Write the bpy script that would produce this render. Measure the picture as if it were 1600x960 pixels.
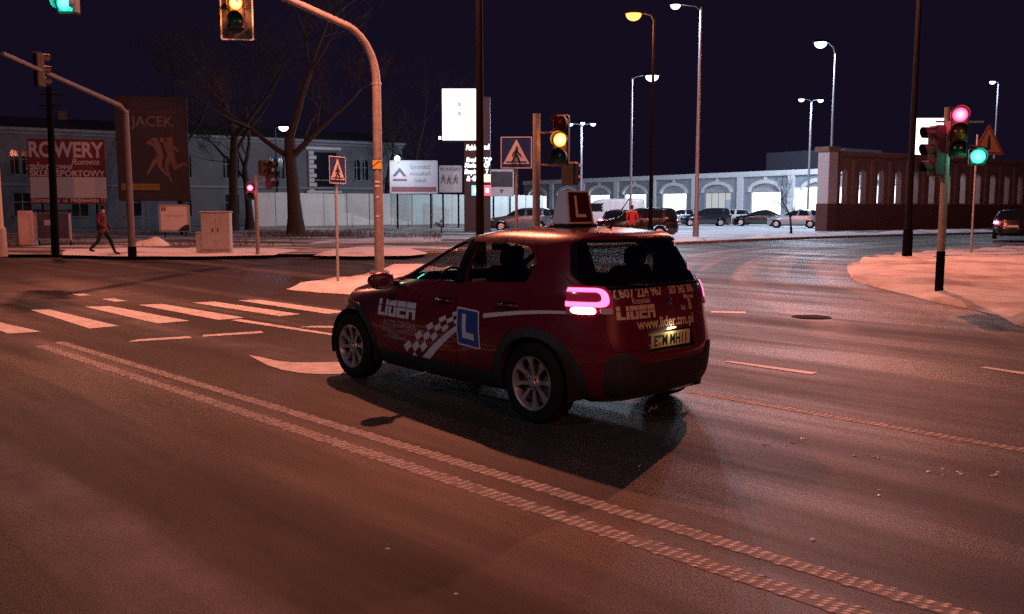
import bpy, bmesh, math, random
from mathutils import Vector, Matrix
from mathutils.bvhtree import BVHTree

for _o in list(bpy.data.objects):
    bpy.data.objects.remove(_o)
scn = bpy.context.scene
C = scn.collection
PI = math.pi
R = math.radians

# ------------------------------------------------------------------ camera
F_PX, YH, EYE = 1400.0, 326.0, 1.65            # focal length and horizon row of the 1600x960 photograph
PITCH = math.atan((480 - YH) / F_PX)
cam_d = bpy.data.cameras.new('camera')
cam_d.sensor_width = 36.0
cam_d.lens = F_PX / 1600 * 36.0
cam_d.clip_start = 0.05
cam_d.clip_end = 3000
cam = bpy.data.objects.new('camera', cam_d)
C.objects.link(cam)
cam.location = (0, 0, EYE)
cam.rotation_euler = (PI / 2 - PITCH, 0, 0)
scn.camera = cam
scn.render.resolution_x, scn.render.resolution_y = 1024, 614

# ------------------------------------------------------------------ night sky and exposure
world = bpy.data.worlds.new('World')
scn.world = world
world.use_nodes = True
_nt = world.node_tree
_bg = _nt.nodes['Background']
_sky = _nt.nodes.new('ShaderNodeTexSky')
_sky.sky_type = 'NISHITA'
_sky.sun_disc = False
_sky.sun_elevation = R(-6)
_sky.sun_rotation = R(200)
_mix = _nt.nodes.new('ShaderNodeMix')
_mix.data_type = 'RGBA'
_mix.blend_type = 'ADD'
_mix.inputs[0].default_value = 1.0
_mix.inputs[7].default_value = (0.085, 0.055, 0.165, 1)     # town glow on the night sky
_nt.links.new(_sky.outputs[0], _mix.inputs[6])
_nt.links.new(_mix.outputs[2], _bg.inputs[0])
_bg.inputs[1].default_value = 0.075
vs = scn.view_settings
vs.view_transform = 'Standard'
vs.look = 'None'
vs.exposure = 0.0
vs.gamma = 1.0
vs.use_curve_mapping = False
scn.cycles.use_denoising = False      # the photograph has the grain of a phone camera at night
scn.cycles.max_bounces = 6
scn.cycles.diffuse_bounces = 2
scn.cycles.glossy_bounces = 3
scn.cycles.transmission_bounces = 6
scn.cycles.transparent_max_bounces = 12
scn.cycles.sample_clamp_indirect = 1.0
scn.cycles.sample_clamp_direct = 12.0
scn.cycles.caustics_reflective = False
scn.cycles.caustics_refractive = False

SODIUM = (1.0, 0.27, 0.155)
LEDW = (0.68, 0.80, 1.0)

# ------------------------------------------------------------------ pixel -> place helpers
_cp, _sp = math.cos(PITCH), math.sin(PITCH)
def ray(px, py):
    a, b = (px - 800) / F_PX, (480 - py) / F_PX
    return Vector((a, _cp + b * _sp, b * _cp - _sp))
def gnd(px, py, z=0.0):
    r = ray(px, py); t = (z - EYE) / r.z
    return Vector((r.x * t, r.y * t, z))
def at(px, py, Y):
    r = ray(px, py); t = Y / r.y
    return Vector((r.x * t, Y, EYE + r.z * t))

# ------------------------------------------------------------------ materials
MATS = {}
def mat(name, col=(.5, .5, .5), rough=.6, metal=0., emit=None, es=0., coat=0., var=0., vscale=8., bump=0., bscale=60., alpha_trans=None, spec=.5):
    if name in MATS: return MATS[name]
    m = bpy.data.materials.new(name); m.use_nodes = True
    nt = m.node_tree; b = nt.nodes['Principled BSDF']
    b.inputs['Base Color'].default_value = (*col, 1)
    b.inputs['Roughness'].default_value = rough
    b.inputs['Metallic'].default_value = metal
    b.inputs['Coat Weight'].default_value = coat
    b.inputs['Coat Roughness'].default_value = .04
    b.inputs['Specular IOR Level'].default_value = spec
    if emit:
        b.inputs['Emission Color'].default_value = (*emit, 1)
        b.inputs['Emission Strength'].default_value = es
    if var or bump:
        tc = nt.nodes.new('ShaderNodeTexCoord')
    if var:
        n = nt.nodes.new('ShaderNodeTexNoise'); n.inputs['Scale'].default_value = vscale; n.inputs['Detail'].default_value = 6
        n.inputs['Roughness'].default_value = .65
        nt.links.new(tc.outputs['Object'], n.inputs['Vector'])
        cr = nt.nodes.new('ShaderNodeValToRGB')
        cr.color_ramp.elements[0].position = .3; cr.color_ramp.elements[1].position = .7
        cr.color_ramp.elements[0].color = (*[c * (1 - var) for c in col], 1)
        cr.color_ramp.elements[1].color = (*[min(1, c * (1 + var)) for c in col], 1)
        nt.links.new(n.outputs['Fac'], cr.inputs[0]); nt.links.new(cr.outputs[0], b.inputs['Base Color'])
        mr = nt.nodes.new('ShaderNodeMapRange')
        mr.inputs[3].default_value = max(.02, rough - .12); mr.inputs[4].default_value = min(1, rough + .12)
        nt.links.new(n.outputs['Fac'], mr.inputs[0]); nt.links.new(mr.outputs[0], b.inputs['Roughness'])
    if bump:
        n2 = nt.nodes.new('ShaderNodeTexNoise'); n2.inputs['Scale'].default_value = bscale; n2.inputs['Detail'].default_value = 4
        nt.links.new(tc.outputs['Object'], n2.inputs['Vector'])
        bp = nt.nodes.new('ShaderNodeBump'); bp.inputs['Strength'].default_value = bump; bp.inputs['Distance'].default_value = .02
        nt.links.new(n2.outputs['Fac'], bp.inputs['Height']); nt.links.new(bp.outputs[0], b.inputs['Normal'])
    MATS[name] = m
    return m

def glass_mat(name, tint=(.55, .6, .6), refl=1.0):
    """thin pane: tinted see-through plus a mirror reflection that grows towards grazing angles"""
    if name in MATS: return MATS[name]
    m = bpy.data.materials.new(name); m.use_nodes = True
    nt = m.node_tree; nt.nodes.remove(nt.nodes['Principled BSDF'])
    out = nt.nodes['Material Output']
    t = nt.nodes.new('ShaderNodeBsdfTransparent'); t.inputs[0].default_value = (*tint, 1)
    g = nt.nodes.new('ShaderNodeBsdfGlossy'); g.inputs['Roughness'].default_value = .03; g.inputs[0].default_value = (.9, .9, .9, 1)
    lw = nt.nodes.new('ShaderNodeLayerWeight'); lw.inputs[0].default_value = .5
    pw_ = nt.nodes.new('ShaderNodeMath'); pw_.operation = 'POWER'; pw_.inputs[1].default_value = 5.; nt.links.new(lw.outputs['Facing'], pw_.inputs[0])
    fr = nt.nodes.new('ShaderNodeMapRange'); fr.inputs[3].default_value = .045 * refl; fr.inputs[4].default_value = .9; nt.links.new(pw_.outputs[0], fr.inputs[0])
    mx = nt.nodes.new('ShaderNodeMixShader')
    nt.links.new(fr.outputs[0], mx.inputs[0]); nt.links.new(t.outputs[0], mx.inputs[1]); nt.links.new(g.outputs[0], mx.inputs[2])
    nt.links.new(mx.outputs[0], out.inputs[0])
    MATS[name] = m
    return m

def emit_mat(name, col=(1, 1, 1), strength=1.):
    if name in MATS: return MATS[name]
    m = bpy.data.materials.new(name); m.use_nodes = True
    nt = m.node_tree; nt.nodes.remove(nt.nodes['Principled BSDF'])
    e = nt.nodes.new('ShaderNodeEmission'); e.inputs[0].default_value = (*col, 1); e.inputs[1].default_value = strength
    nt.links.new(e.outputs[0], nt.nodes['Material Output'].inputs[0])
    MATS[name] = m
    return m

# ------------------------------------------------------------------ mesh builder
class MB:
    def __init__(s): s.v = []; s.f = []; s.mi = []; s.cur = 0
    def _add(s, vs_, fs_):
        o = len(s.v); s.v += [tuple(p) for p in vs_]; s.f += [tuple(i + o for i in f) for f in fs_]; s.mi += [s.cur] * len(fs_)
        return s
    def box(s, c, d, rot=None, ch=0.0):
        x, y, z = d[0] / 2, d[1] / 2, d[2] / 2
        if ch <= 0:
            vs_ = [Vector((sx * x, sy * y, sz * z)) for sx in (-1, 1) for sy in (-1, 1) for sz in (-1, 1)]
            fs_ = [(0, 1, 3, 2), (4, 6, 7, 5), (0, 4, 5, 1), (2, 3, 7, 6), (0, 2, 6, 4), (1, 5, 7, 3)]
        else:                                   # chamfer round the four edges parallel to the longest axis and the ends
            bm = bmesh.new(); bmesh.ops.create_cube(bm, size=1)
            bmesh.ops.scale(bm, vec=d, verts=bm.verts)
            bmesh.ops.bevel(bm, geom=list(bm.edges), offset=min(ch, min(d) * .45), segments=1, affect='EDGES', profile=.5)
            bm.verts.ensure_lookup_table()
            vs_ = [v.co.copy() for v in bm.verts]; fs_ = [tuple(v.index for v in f.verts) for f in bm.faces]; bm.free()
        c = Vector(c)
        if rot is not None: vs_ = [rot @ p for p in vs_]
        return s._add([p + c for p in vs_], fs_)
    def tube(s, pts, rad, n=10, cap=True, squash=None):
        pts = [Vector(p) for p in pts]
        if not hasattr(rad, '__len__'): rad = [rad] * len(pts)
        o = len(s.v); up = None; k0 = len(s.f)
        for i, p in enumerate(pts):
            t = (pts[min(i + 1, len(pts) - 1)] - pts[max(i - 1, 0)]).normalized()
            if up is None:
                up = Vector((0, 0, 1)) if abs(t.z) < .9 else Vector((1, 0, 0))
            a = t.cross(up).normalized(); b = a.cross(t).normalized(); up = b
            for k in range(n):
                an = 2 * PI * k / n
                s.v.append(tuple(p + (a * math.cos(an) + b * math.sin(an)) * rad[i]))
        for i in range(len(pts) - 1):
            for k in range(n):
                k2 = (k + 1) % n
                s.f.append((o + i * n + k, o + i * n + k2, o + (i + 1) * n + k2, o + (i + 1) * n + k))
        if cap:
            s.f.append(tuple(o + k for k in range(n))[::-1]); s.f.append(tuple(o + (len(pts) - 1) * n + k for k in range(n)))
        s.mi += [s.cur] * (len(s.f) - k0)
        return s
    def cyl(s, p0, p1, r0, r1=None, n=12, cap=True):
        return s.tube([p0, p1], [r0, r0 if r1 is None else r1], n, cap)
    def prism(s, poly, d, plane='xz', off=0.0):
        """2-D polygon extruded by d along the third axis, starting at off"""
        n = len(poly)
        def P(a, b, c):
            return (a, c, b) if plane == 'xz' else ((c, a, b) if plane == 'yz' else (a, b, c))
        vs_ = [P(a, b, off) for a, b in poly] + [P(a, b, off + d) for a, b in poly]
        fs_ = [tuple(range(n))[::-1], tuple(range(n, 2 * n))] + [(i, (i + 1) % n, n + (i + 1) % n, n + i) for i in range(n)]
        return s._add(vs_, fs_)
    def lathe(s, prof, n=32, axis='z', c=(0, 0, 0), closed=False):
        o = len(s.v); k0 = len(s.f); m = len(prof); c = Vector(c)
        for k in range(n):
            a = 2 * PI * k / n; ca, sa = math.cos(a), math.sin(a)
            for r, h in prof:
                p = {'z': (r * ca, r * sa, h), 'y': (r * ca, h, r * sa), 'x': (h, r * ca, r * sa)}[axis]
                s.v.append(tuple(Vector(p) + c))
        for k in range(n):
            k2 = (k + 1) % n
            for j in range(m - 1 + (1 if closed else 0)):
                j2 = (j + 1) % m
                s.f.append((o + k * m + j, o + k2 * m + j, o + k2 * m + j2, o + k * m + j2))
        s.mi += [s.cur] * (len(s.f) - k0)
        return s
    def grid(s, fn, nu, nv, flip=False):
        vs_ = [fn(i / nu, j / nv) for i in range(nu + 1) for j in range(nv + 1)]
        fs_ = [(i * (nv + 1) + j, (i + 1) * (nv + 1) + j, (i + 1) * (nv + 1) + j + 1, i * (nv + 1) + j + 1) for i in range(nu) for j in range(nv)]
        if flip: fs_ = [f[::-1] for f in fs_]
        return s._add(vs_, fs_)
    def mesh(s, name):
        me = bpy.data.meshes.new(name); me.from_pydata(s.v, [], s.f); me.update()
        bm = bmesh.new(); bm.from_mesh(me); bmesh.ops.recalc_face_normals(bm, faces=bm.faces); bm.to_mesh(me); bm.free()
        return me
    def build(s, name, m, parent=None, smooth=None, loc=None, recalc=True):
        me = bpy.data.meshes.new(name); me.from_pydata(s.v, [], s.f); me.update()
        if recalc:
            bm = bmesh.new(); bm.from_mesh(me); bmesh.ops.recalc_face_normals(bm, faces=bm.faces); bm.to_mesh(me); bm.free()
        ms = m if isinstance(m, (list, tuple)) else [m]
        for x in ms: me.materials.append(x)
        if len(ms) > 1:
            for p, k in zip(me.polygons, s.mi): p.material_index = k
        if smooth is not None:
            for p in me.polygons: p.use_smooth = True
            me.set_sharp_from_angle(angle=R(smooth))
        o = bpy.data.objects.new(name, me); C.objects.link(o)
        if parent: o.parent = parent
        if loc is not None: o.location = loc
        return o

def tag(o, label=None, cat=None, group=None, kind=None):
    if label: o['label'] = label
    if cat: o['category'] = cat
    if group: o['group'] = group
    if kind: o['kind'] = kind
    return o
def thing(name, label, cat, loc=(0, 0, 0), rotz=0., group=None):
    o = bpy.data.objects.new(name, None); C.objects.link(o)
    o.empty_display_size = .2
    o.location = loc; o.rotation_euler = (0, 0, rotz)
    return tag(o, label, cat, group)
def copy_tree(o, parent=None):
    c = o.copy(); C.objects.link(c); c.parent = parent
    for ch in list(o.children): copy_tree(ch, c)
    return c
def point_light(parent, loc, power, col, radius=.12, spot=None, aim=None):
    d = bpy.data.lights.new('lamp_light', 'SPOT' if spot else 'POINT')
    d.energy = power; d.color = col; d.shadow_soft_size = radius
    if spot:
        d.spot_size = R(spot); d.spot_blend = .6
    o = bpy.data.objects.new('lamp_light', d); C.objects.link(o); o.parent = parent; o.location = loc
    if aim is not None:
        o.rotation_euler = Vector(aim).to_track_quat('-Z', 'Y').to_euler()
    return o

def text_mesh(body, size=1., bold=0., align='LEFT', sx=1., shear=0.):
    cu = bpy.data.curves.new('lettering', 'FONT'); cu.body = body; cu.size = size; cu.offset = bold; cu.align_x = align; cu.shear = shear
    cu.resolution_u = 3
    ob = bpy.data.objects.new('lettering', cu); C.objects.link(ob)
    bpy.context.view_layer.update()
    me = bpy.data.meshes.new_from_object(ob.evaluated_get(bpy.context.evaluated_depsgraph_get()))
    bpy.data.objects.remove(ob); bpy.data.curves.remove(cu)
    if sx != 1.:
        for v in me.vertices: v.co.x *= sx
    return me
def flat_text(body, size, m, parent, origin, xdir=(1, 0, 0), zdir=(0, 0, 1), bold=0., align='CENTER', sx=1., shear=0., name='lettering'):
    """flat print on a board: text laid in the plane spanned by xdir and zdir"""
    me = text_mesh(body, size, bold, align, sx, shear)
    o_, x_, z_ = Vector(origin), Vector(xdir), Vector(zdir)
    for v in me.vertices: v.co = o_ + x_ * v.co.x + z_ * v.co.y
    me.materials.clear(); me.materials.append(m)
    o = bpy.data.objects.new(name, me); C.objects.link(o); o.parent = parent
    return o
# ------------------------------------------------------------------ shared materials
M_galv = mat('galvanised steel', (.30, .29, .28), .5, .5, var=.25, vscale=6)
M_grey = mat('grey painted steel', (.19, .18, .18), .55, var=.25, vscale=5)
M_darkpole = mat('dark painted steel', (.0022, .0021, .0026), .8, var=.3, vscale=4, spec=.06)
M_black = mat('black plastic', (.012, .012, .014), .45, var=.3, vscale=9)
M_blackm = mat('matt black housing', (.016, .015, .017), .6, var=.3, vscale=7)
M_white = mat('white paint', (.72, .72, .72), .5, var=.08, vscale=5)
M_conc = mat('concrete', (.28, .27, .25), .85, var=.25, vscale=3, bump=.3, bscale=30)
M_kerb = mat('kerb concrete', (.24, .23, .22), .85, var=.3, vscale=2, bump=.3, bscale=20)
M_blue = mat('sign blue', (.012, .03, .16), .4, var=.1)
M_signwhite = mat('sign white', (.62, .62, .62), .4, var=.1, vscale=4)
M_yellow = mat('sticker yellow', (.6, .42, .03), .5)
M_rust = mat('rusty earth', (.07, .045, .03), .9, var=.5)
M_bark = mat('bark', (.022, .016, .013), .95, var=.5, vscale=10, bump=.8, bscale=25)

def snow_mat(name, snow=(.78, .80, .84), earth=(.085, .06, .045), lo=.42, hi=.56, scale=.35, stretch=(1, 1, 1)):
    m = bpy.data.materials.new(name); m.use_nodes = True
    nt = m.node_tree; b = nt.nodes['Principled BSDF']; L = nt.links.new
    tc = nt.nodes.new('ShaderNodeTexCoord'); mp = nt.nodes.new('ShaderNodeMapping'); mp.inputs['Scale'].default_value = stretch
    L(tc.outputs['Object'], mp.inputs[0])
    n = nt.nodes.new('ShaderNodeTexNoise'); n.inputs['Scale'].default_value = scale; n.inputs['Detail'].default_value = 9; n.inputs['Roughness'].default_value = .68
    L(mp.outputs[0], n.inputs['Vector'])
    r = nt.nodes.new('ShaderNodeMapRange'); r.inputs[1].default_value = lo; r.inputs[2].default_value = hi
    L(n.outputs['Fac'], r.inputs[0])
    n2 = nt.nodes.new('ShaderNodeTexNoise'); n2.inputs['Scale'].default_value = 4; n2.inputs['Detail'].default_value = 8
    L(tc.outputs['Object'], n2.inputs['Vector'])
    s1 = nt.nodes.new('ShaderNodeMix'); s1.data_type = 'RGBA'
    s1.inputs[6].default_value = (*[c * .62 for c in snow], 1); s1.inputs[7].default_value = (*snow, 1)
    L(n2.outputs['Fac'], s1.inputs[0])
    mx = nt.nodes.new('ShaderNodeMix'); mx.data_type = 'RGBA'
    mx.inputs[6].default_value = (*earth, 1)
    L(r.outputs[0], mx.inputs[0]); L(s1.outputs[2], mx.inputs[7]); L(mx.outputs[2], b.inputs['Base Color'])
    b.inputs['Roughness'].default_value = .8
    bp = nt.nodes.new('ShaderNodeBump'); bp.inputs['Strength'].default_value = .6; bp.inputs['Distance'].default_value = .05
    ad = nt.nodes.new('ShaderNodeMath'); ad.operation = 'MULTIPLY_ADD'; ad.inputs[1].default_value = .4
    L(n2.outputs['Fac'], ad.inputs[0]); L(n.outputs['Fac'], ad.inputs[2])
    L(ad.outputs[0], bp.inputs['Height']); L(bp.outputs[0], b.inputs['Normal'])
    return m
M_snow = snow_mat('trodden snow', lo=.30, hi=.46)
M_verge = snow_mat('snowy verge', lo=.46, hi=.60, scale=.28, stretch=(.6, 1.6, 1))
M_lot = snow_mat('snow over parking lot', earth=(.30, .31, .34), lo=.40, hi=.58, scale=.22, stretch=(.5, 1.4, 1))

# ------------------------------------------------------------------ ground sheet and road
struct = lambda o: tag(o, kind='structure')
struct(MB()._add([(-900, -300, -.05), (900, -300, -.05), (900, 1500, -.05), (-900, 1500, -.05)], [(0, 1, 2, 3)]).build('ground', snow_mat('far ground', lo=.5, hi=.7, scale=.05)))

DIRV = Vector((-.690, .724, 0)).normalized()                # direction of the road the car drives on
NORV = Vector((DIRV.y, -DIRV.x, 0))
turn = [gnd(px, py) for px, py in ((1900, 660), (1600, 560), (1450, 500), (1300, 460), (1232, 430), (1262, 400), (1400, 384), (1600, 374), (1900, 366))]
def resample(pts, step):
    out = []; n = len(pts)
    for i in range(n - 1):
        p0, p1, p2, p3 = pts[max(i - 1, 0)], pts[i], pts[i + 1], pts[min(i + 2, n - 1)]
        k = max(2, int((p2 - p1).length / step))
        for j in range(k):
            t = j / k
            out.append(.5 * ((2 * p1) + (p2 - p0) * t + (2 * p0 - 5 * p1 + 4 * p2 - p3) * t * t + (3 * p1 - p0 - 3 * p2 + p3) * t ** 3))
    out.append(pts[-1]); return out
turn = resample(turn, .8)
import numpy as np
tp = np.array([[p.x, p.y] for p in turn]); td = np.gradient(tp, axis=0); td /= np.linalg.norm(td, axis=1)[:, None]
ts = np.concatenate([[0], np.cumsum(np.linalg.norm(np.diff(tp, axis=0), axis=1))])
NX, NY = 190, 190
gx = np.linspace(-75, 75, NX + 1); gy = -25 + 110 * np.linspace(0, 1, NY + 1)
XX, YY = np.meshgrid(gx, gy, indexing='ij'); PP = np.stack([XX.ravel(), YY.ravel()], 1)
tl = np.zeros(len(PP)); tS = np.zeros(len(PP))
for i0 in range(0, len(PP), 4000):
    q = PP[i0:i0 + 4000]; dd = q[:, None, :] - tp[None]; k = (dd ** 2).sum(2).argmin(1)
    dk = dd[np.arange(len(q)), k]
    tl[i0:i0 + 4000] = dk[:, 0] * -td[k, 1] + dk[:, 1] * td[k, 0]
    tS[i0:i0 + 4000] = ts[k] + (dk * td[k]).sum(1)
dist = np.abs(tl)
wB = np.clip((8.0 - dist) / 4.0, 0, 1); wB = wB * wB * (3 - 2 * wB)
wB *= np.clip((PP[:, 1] - 7) / 6, 0, 1)
me = bpy.data.meshes.new('road')
me.from_pydata([(x, y, 0) for x, y in PP], [], [(i * (NY + 1) + j, (i + 1) * (NY + 1) + j, (i + 1) * (NY + 1) + j + 1, i * (NY + 1) + j + 1) for i in range(NX) for j in range(NY)])
a1 = me.attributes.new('lane', 'FLOAT_VECTOR', 'POINT')
a1.data.foreach_set('vector', np.stack([PP @ np.array([NORV.x, NORV.y]), PP @ np.array([DIRV.x, DIRV.y]), np.zeros(len(PP))], 1).astype(np.float32).ravel())
a2 = me.attributes.new('turn', 'FLOAT_VECTOR', 'POINT')
a2.data.foreach_set('vector', np.stack([tl, tS, wB], 1).astype(np.float32).ravel())
road = bpy.data.objects.new('road', me); C.objects.link(road); struct(road)

def road_material():
    m = bpy.data.materials.new('wet salted asphalt'); m.use_nodes = True
    nt = m.node_tree; b = nt.nodes['Principled BSDF']; L = nt.links.new; N = nt.nodes.new
    tc = N('ShaderNodeTexCoord')
    def attr(n):
        a = N('ShaderNodeAttribute'); a.attribute_name = n; return a
    def noise(vec, scale, detail=5, rough=.6):
        n = N('ShaderNodeTexNoise'); n.inputs['Scale'].default_value = scale; n.inputs['Detail'].default_value = detail; n.inputs['Roughness'].default_value = rough
        L(vec, n.inputs['Vector']); return n.outputs['Fac']
    def mapped(vec, sc):
        mp = N('ShaderNodeMapping'); mp.inputs['Scale'].default_value = sc; L(vec, mp.inputs[0]); return mp.outputs[0]
    def rng(x, a, b_, c=0., d=1.):
        r = N('ShaderNodeMapRange'); r.inputs[1].default_value = a; r.inputs[2].default_value = b_; r.inputs[3].default_value = c; r.inputs[4].default_value = d
        L(x, r.inputs[0]); return r.outputs[0]
    def mth(op, x, y):
        r = N('ShaderNodeMath'); r.operation = op
        for i, q in enumerate((x, y)):
            if isinstance(q, (int, float)): r.inputs[i].default_value = q
            else: L(q, r.inputs[i])
        return r.outputs[0]
    la, tu = attr('lane').outputs['Vector'], attr('turn')
    sep = N('ShaderNodeSeparateXYZ'); L(tu.outputs['Vector'], sep.inputs[0]); w = sep.outputs[2]
    # salt and slush streaks along each flow of traffic
    sA = noise(mapped(la, (1.05, .040, 1)), 1., 3, .5)
    sB = noise(mapped(tu.outputs['Vector'], (.95, .045, 0)), 1., 4, .5)
    stA = rng(sA, .50, .64); stB = rng(sB, .46, .60)
    mixS = N('ShaderNodeMix'); L(w, mixS.inputs[0]); L(stA, mixS.inputs[2]); L(stB, mixS.inputs[3])
    patch = noise(tc.outputs['Object'], .16, 6, .6)
    fine = noise(tc.outputs['Object'], 1.6, 8, .7)
    grain = noise(tc.outputs['Object'], 240, 2, .7); grit = noise(tc.outputs['Object'], 90, 3, .75)
    dust = mth('MULTIPLY', mixS.outputs[0], rng(fine, .3, .65))
    amount = mth('MULTIPLY', dust, mth('ADD', mth('MULTIPLY', w, .34), .32))
    cr = N('ShaderNodeMix'); cr.data_type = 'RGBA'
    cr.inputs[6].default_value = (.017, .016, .016, 1); cr.inputs[7].default_value = (.043, .040, .039, 1)
    mixv = mth('ADD', mth('MULTIPLY', patch, .40), mth('ADD', mth('MULTIPLY', grain, .30), mth('MULTIPLY', grit, .30))); L(rng(mixv, .40, .60), cr.inputs[0])
    # a damp sheen of slush over the whole junction where cars turn
    cr2 = N('ShaderNodeMix'); cr2.data_type = 'RGBA'; cr2.inputs[7].default_value = (.32, .31, .32, 1)
    L(amount, cr2.inputs[0]); L(cr.outputs[2], cr2.inputs[6])
    L(cr2.outputs[2], b.inputs['Base Color'])
    wet = rng(noise(mapped(la, (.7, .07, 1)), 1., 5, .6), .42, .62)
    ro = mth('ADD', mth('MULTIPLY', wet, .24), .52); L(ro, b.inputs['Roughness'])
    b.inputs['Specular IOR Level'].default_value = .20
    bp = N('ShaderNodeBump'); bp.inputs['Strength'].default_value = .3; bp.inputs['Distance'].default_value = .006
    L(mth('ADD', mth('ADD', grain, grit), mth('MULTIPLY', fine, .6)), bp.inputs['Height']); L(bp.outputs[0], b.inputs['Normal'])
    return m
me.materials.append(road_material())

def slab(name, pts, z1, m, z0=-.03, rim=.0):
    """flat raised area with a sloping worn rim; pts counter-clockwise or clockwise in world xy"""
    bm = bmesh.new()
    top = [bm.verts.new((p[0], p[1], z1)) for p in pts]; bot = [bm.verts.new((p[0], p[1], z0)) for p in pts]
    bm.faces.new(top)
    n = len(pts)
    for i in range(n): bm.faces.new((top[i], bot[i], bot[(i + 1) % n], top[(i + 1) % n]))
    bmesh.ops.recalc_face_normals(bm, faces=bm.faces)
    mm = bpy.data.meshes.new(name); bm.to_mesh(mm); bm.free(); mm.materials.append(m)
    o = bpy.data.objects.new(name, mm); C.objects.link(o); return o
def kerb_strip(pts, name='kerb', w=.15, h=.125, m=None):
    """kerb stones laid end to end along a line"""
    mb = MB(); pts = [Vector((p[0], p[1], 0)) for p in pts]
    prof = [(0, -.03), (0, h - .02), (.02, h), (w, h), (w, -.03)]
    rows = []
    for i, p in enumerate(pts):
        t = (pts[min(i + 1, len(pts) - 1)] - pts[max(i - 1, 0)]).normalized(); nrm = Vector((-t.y, t.x, 0))
        rows.append([p + nrm * a + Vector((0, 0, b)) for a, b in prof])
    vs_ = [q for r in rows for q in r]; k = len(prof)
    mb._add(vs_, [(i * k + j, (i + 1) * k + j, (i + 1) * k + j + 1, i * k + j + 1) for i in range(len(rows) - 1) for j in range(k - 1)])
    return struct(mb.build(name, m or M_kerb))
def lumpy(name, pts, zc, m, step=.9, seed=1, edge=.06, amp=.05):
    """snow lying on an island: a heaped sheet that thins out to its own ragged edge"""
    from mathutils import noise as mn
    P2 = [Vector((p[0], p[1])) for p in pts]
    # densify and roughen the outline
    out = []
    for i in range(len(P2)):
        a, b_ = P2[i], P2[(i + 1) % len(P2)]; k = max(1, int((b_ - a).length / step))
        for j in range(k):
            q = a.lerp(b_, j / k); nn = mn.noise(Vector((q.x * .9, q.y * .9, seed)))
            nrm = Vector((b_.y - a.y, a.x - b_.x)).normalized(); out.append(q + nrm * nn * .22)
    bm = bmesh.new(); vs_ = [bm.verts.new((q.x, q.y, 0)) for q in out]; f = bm.faces.new(vs_)
    ed = list(f.edges)
    bmesh.ops.triangulate(bm, faces=[f])
    for _ in range(4):
        long_ = [e for e in bm.edges if e.calc_length() > step * 1.2]
        if not long_: break
        bmesh.ops.subdivide_edges(bm, edges=long_, cuts=1, use_grid_fill=True)
        bmesh.ops.triangulate(bm, faces=bm.faces)
    bmesh.ops.recalc_face_normals(bm, faces=bm.faces)
    bnd = set(v for e in bm.edges if e.is_boundary for v in e.verts)
    for v in bm.verts:
        if v in bnd: v.co.z = .006
        else: v.co.z = zc + amp * mn.noise(Vector((v.co.x * .8, v.co.y * .8, seed + 3))) + amp * .5 * mn.noise(Vector((v.co.x * 2.5, v.co.y * 2.5, seed)))
    if bm.faces and sum(f_.normal.z for f_ in bm.faces) < 0: bmesh.ops.reverse_faces(bm, faces=bm.faces)
    mm = bpy.data.meshes.new(name); bm.to_mesh(mm); bm.free(); mm.materials.append(m)
    for p in mm.polygons: p.use_smooth = True
    o = bpy.data.objects.new(name, mm); C.objects.link(o); return struct(o)

# far side of the cross road: verge with patches of snow and bare earth
vpts = [(-90, 31.2), (-60, 30.6)] + [tuple(gnd(px, py)[:2]) for px, py in ((0, 403), (120, 403), (260, 403), (420, 402), (620, 402), (690, 400))] + [(-1.6, 33.5), (-.9, 38), (-.9, 78), (-90, 80)]
struct(slab('verge', vpts, .115, M_verge)); kerb_strip(vpts[:9])
# parking lot behind its kerb
kp = resample([gnd(px, py) for px, py in ((720, 396), (820, 392), (940, 387.5), (1050, 383), (1180, 377), (1300, 372.5), (1420, 369), (1540, 366), (1700, 362.5), (1950, 358))], 3)
kp = [Vector((-.2, 78, 0)), Vector((-.2, 40, 0))] + kp
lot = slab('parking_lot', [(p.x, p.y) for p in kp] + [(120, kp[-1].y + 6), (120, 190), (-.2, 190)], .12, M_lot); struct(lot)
kerb_strip(kp[1:])
# snow heaped along the lot's edge
bank = kp[3:]
for k_, (i0, w_) in enumerate(((0, 1.5),)):
    inner = [p + Vector((-.15, 1, 0)) * w_ * (1.3 + .5 * math.sin(i * 1.7)) for i, p in enumerate(bank)]
    o_ = lumpy('snow_bank', [(p.x, p.y + .18) for p in bank] + [(p.x, p.y) for p in reversed(inner)], .19, M_snow, 1.2, 5); o_.location.z = .1
# snow left along the front of the verge
for pts_ in (((96, 399), (200, 401), (330, 401), (425, 399), (470, 391), (430, 389), (330, 388), (220, 388), (100, 390)), ((488, 400), (560, 401), (640, 400), (672, 397), (640, 388), (560, 386), (520, 390)), ((480, 382), (560, 378), (690, 377), (690, 371), (580, 372), (500, 377))):
    o_ = lumpy('snow_patch', [tuple(gnd(px, py, .115)[:2]) for px, py in pts_], .03, M_snow, .8, 9, amp=.03); o_.location.z = .115
# right-hand island
isl = [gnd(px, py) for px, py in ((1322, 424), (1332, 412), (1362, 404), (1410, 398), (1470, 394), (1600, 387), (1800, 380), (2300, 374), (2300, 640), (1800, 560), (1600, 508), (1500, 481), (1420, 463), (1360, 448), (1330, 436))]
lumpy('snowy_island', [(p.x, p.y) for p in isl], .10, snow_mat('dirty island snow', (.60, .58, .56), (.16, .12, .09), .36, .56, .45), .55, 2, amp=.07)
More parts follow.
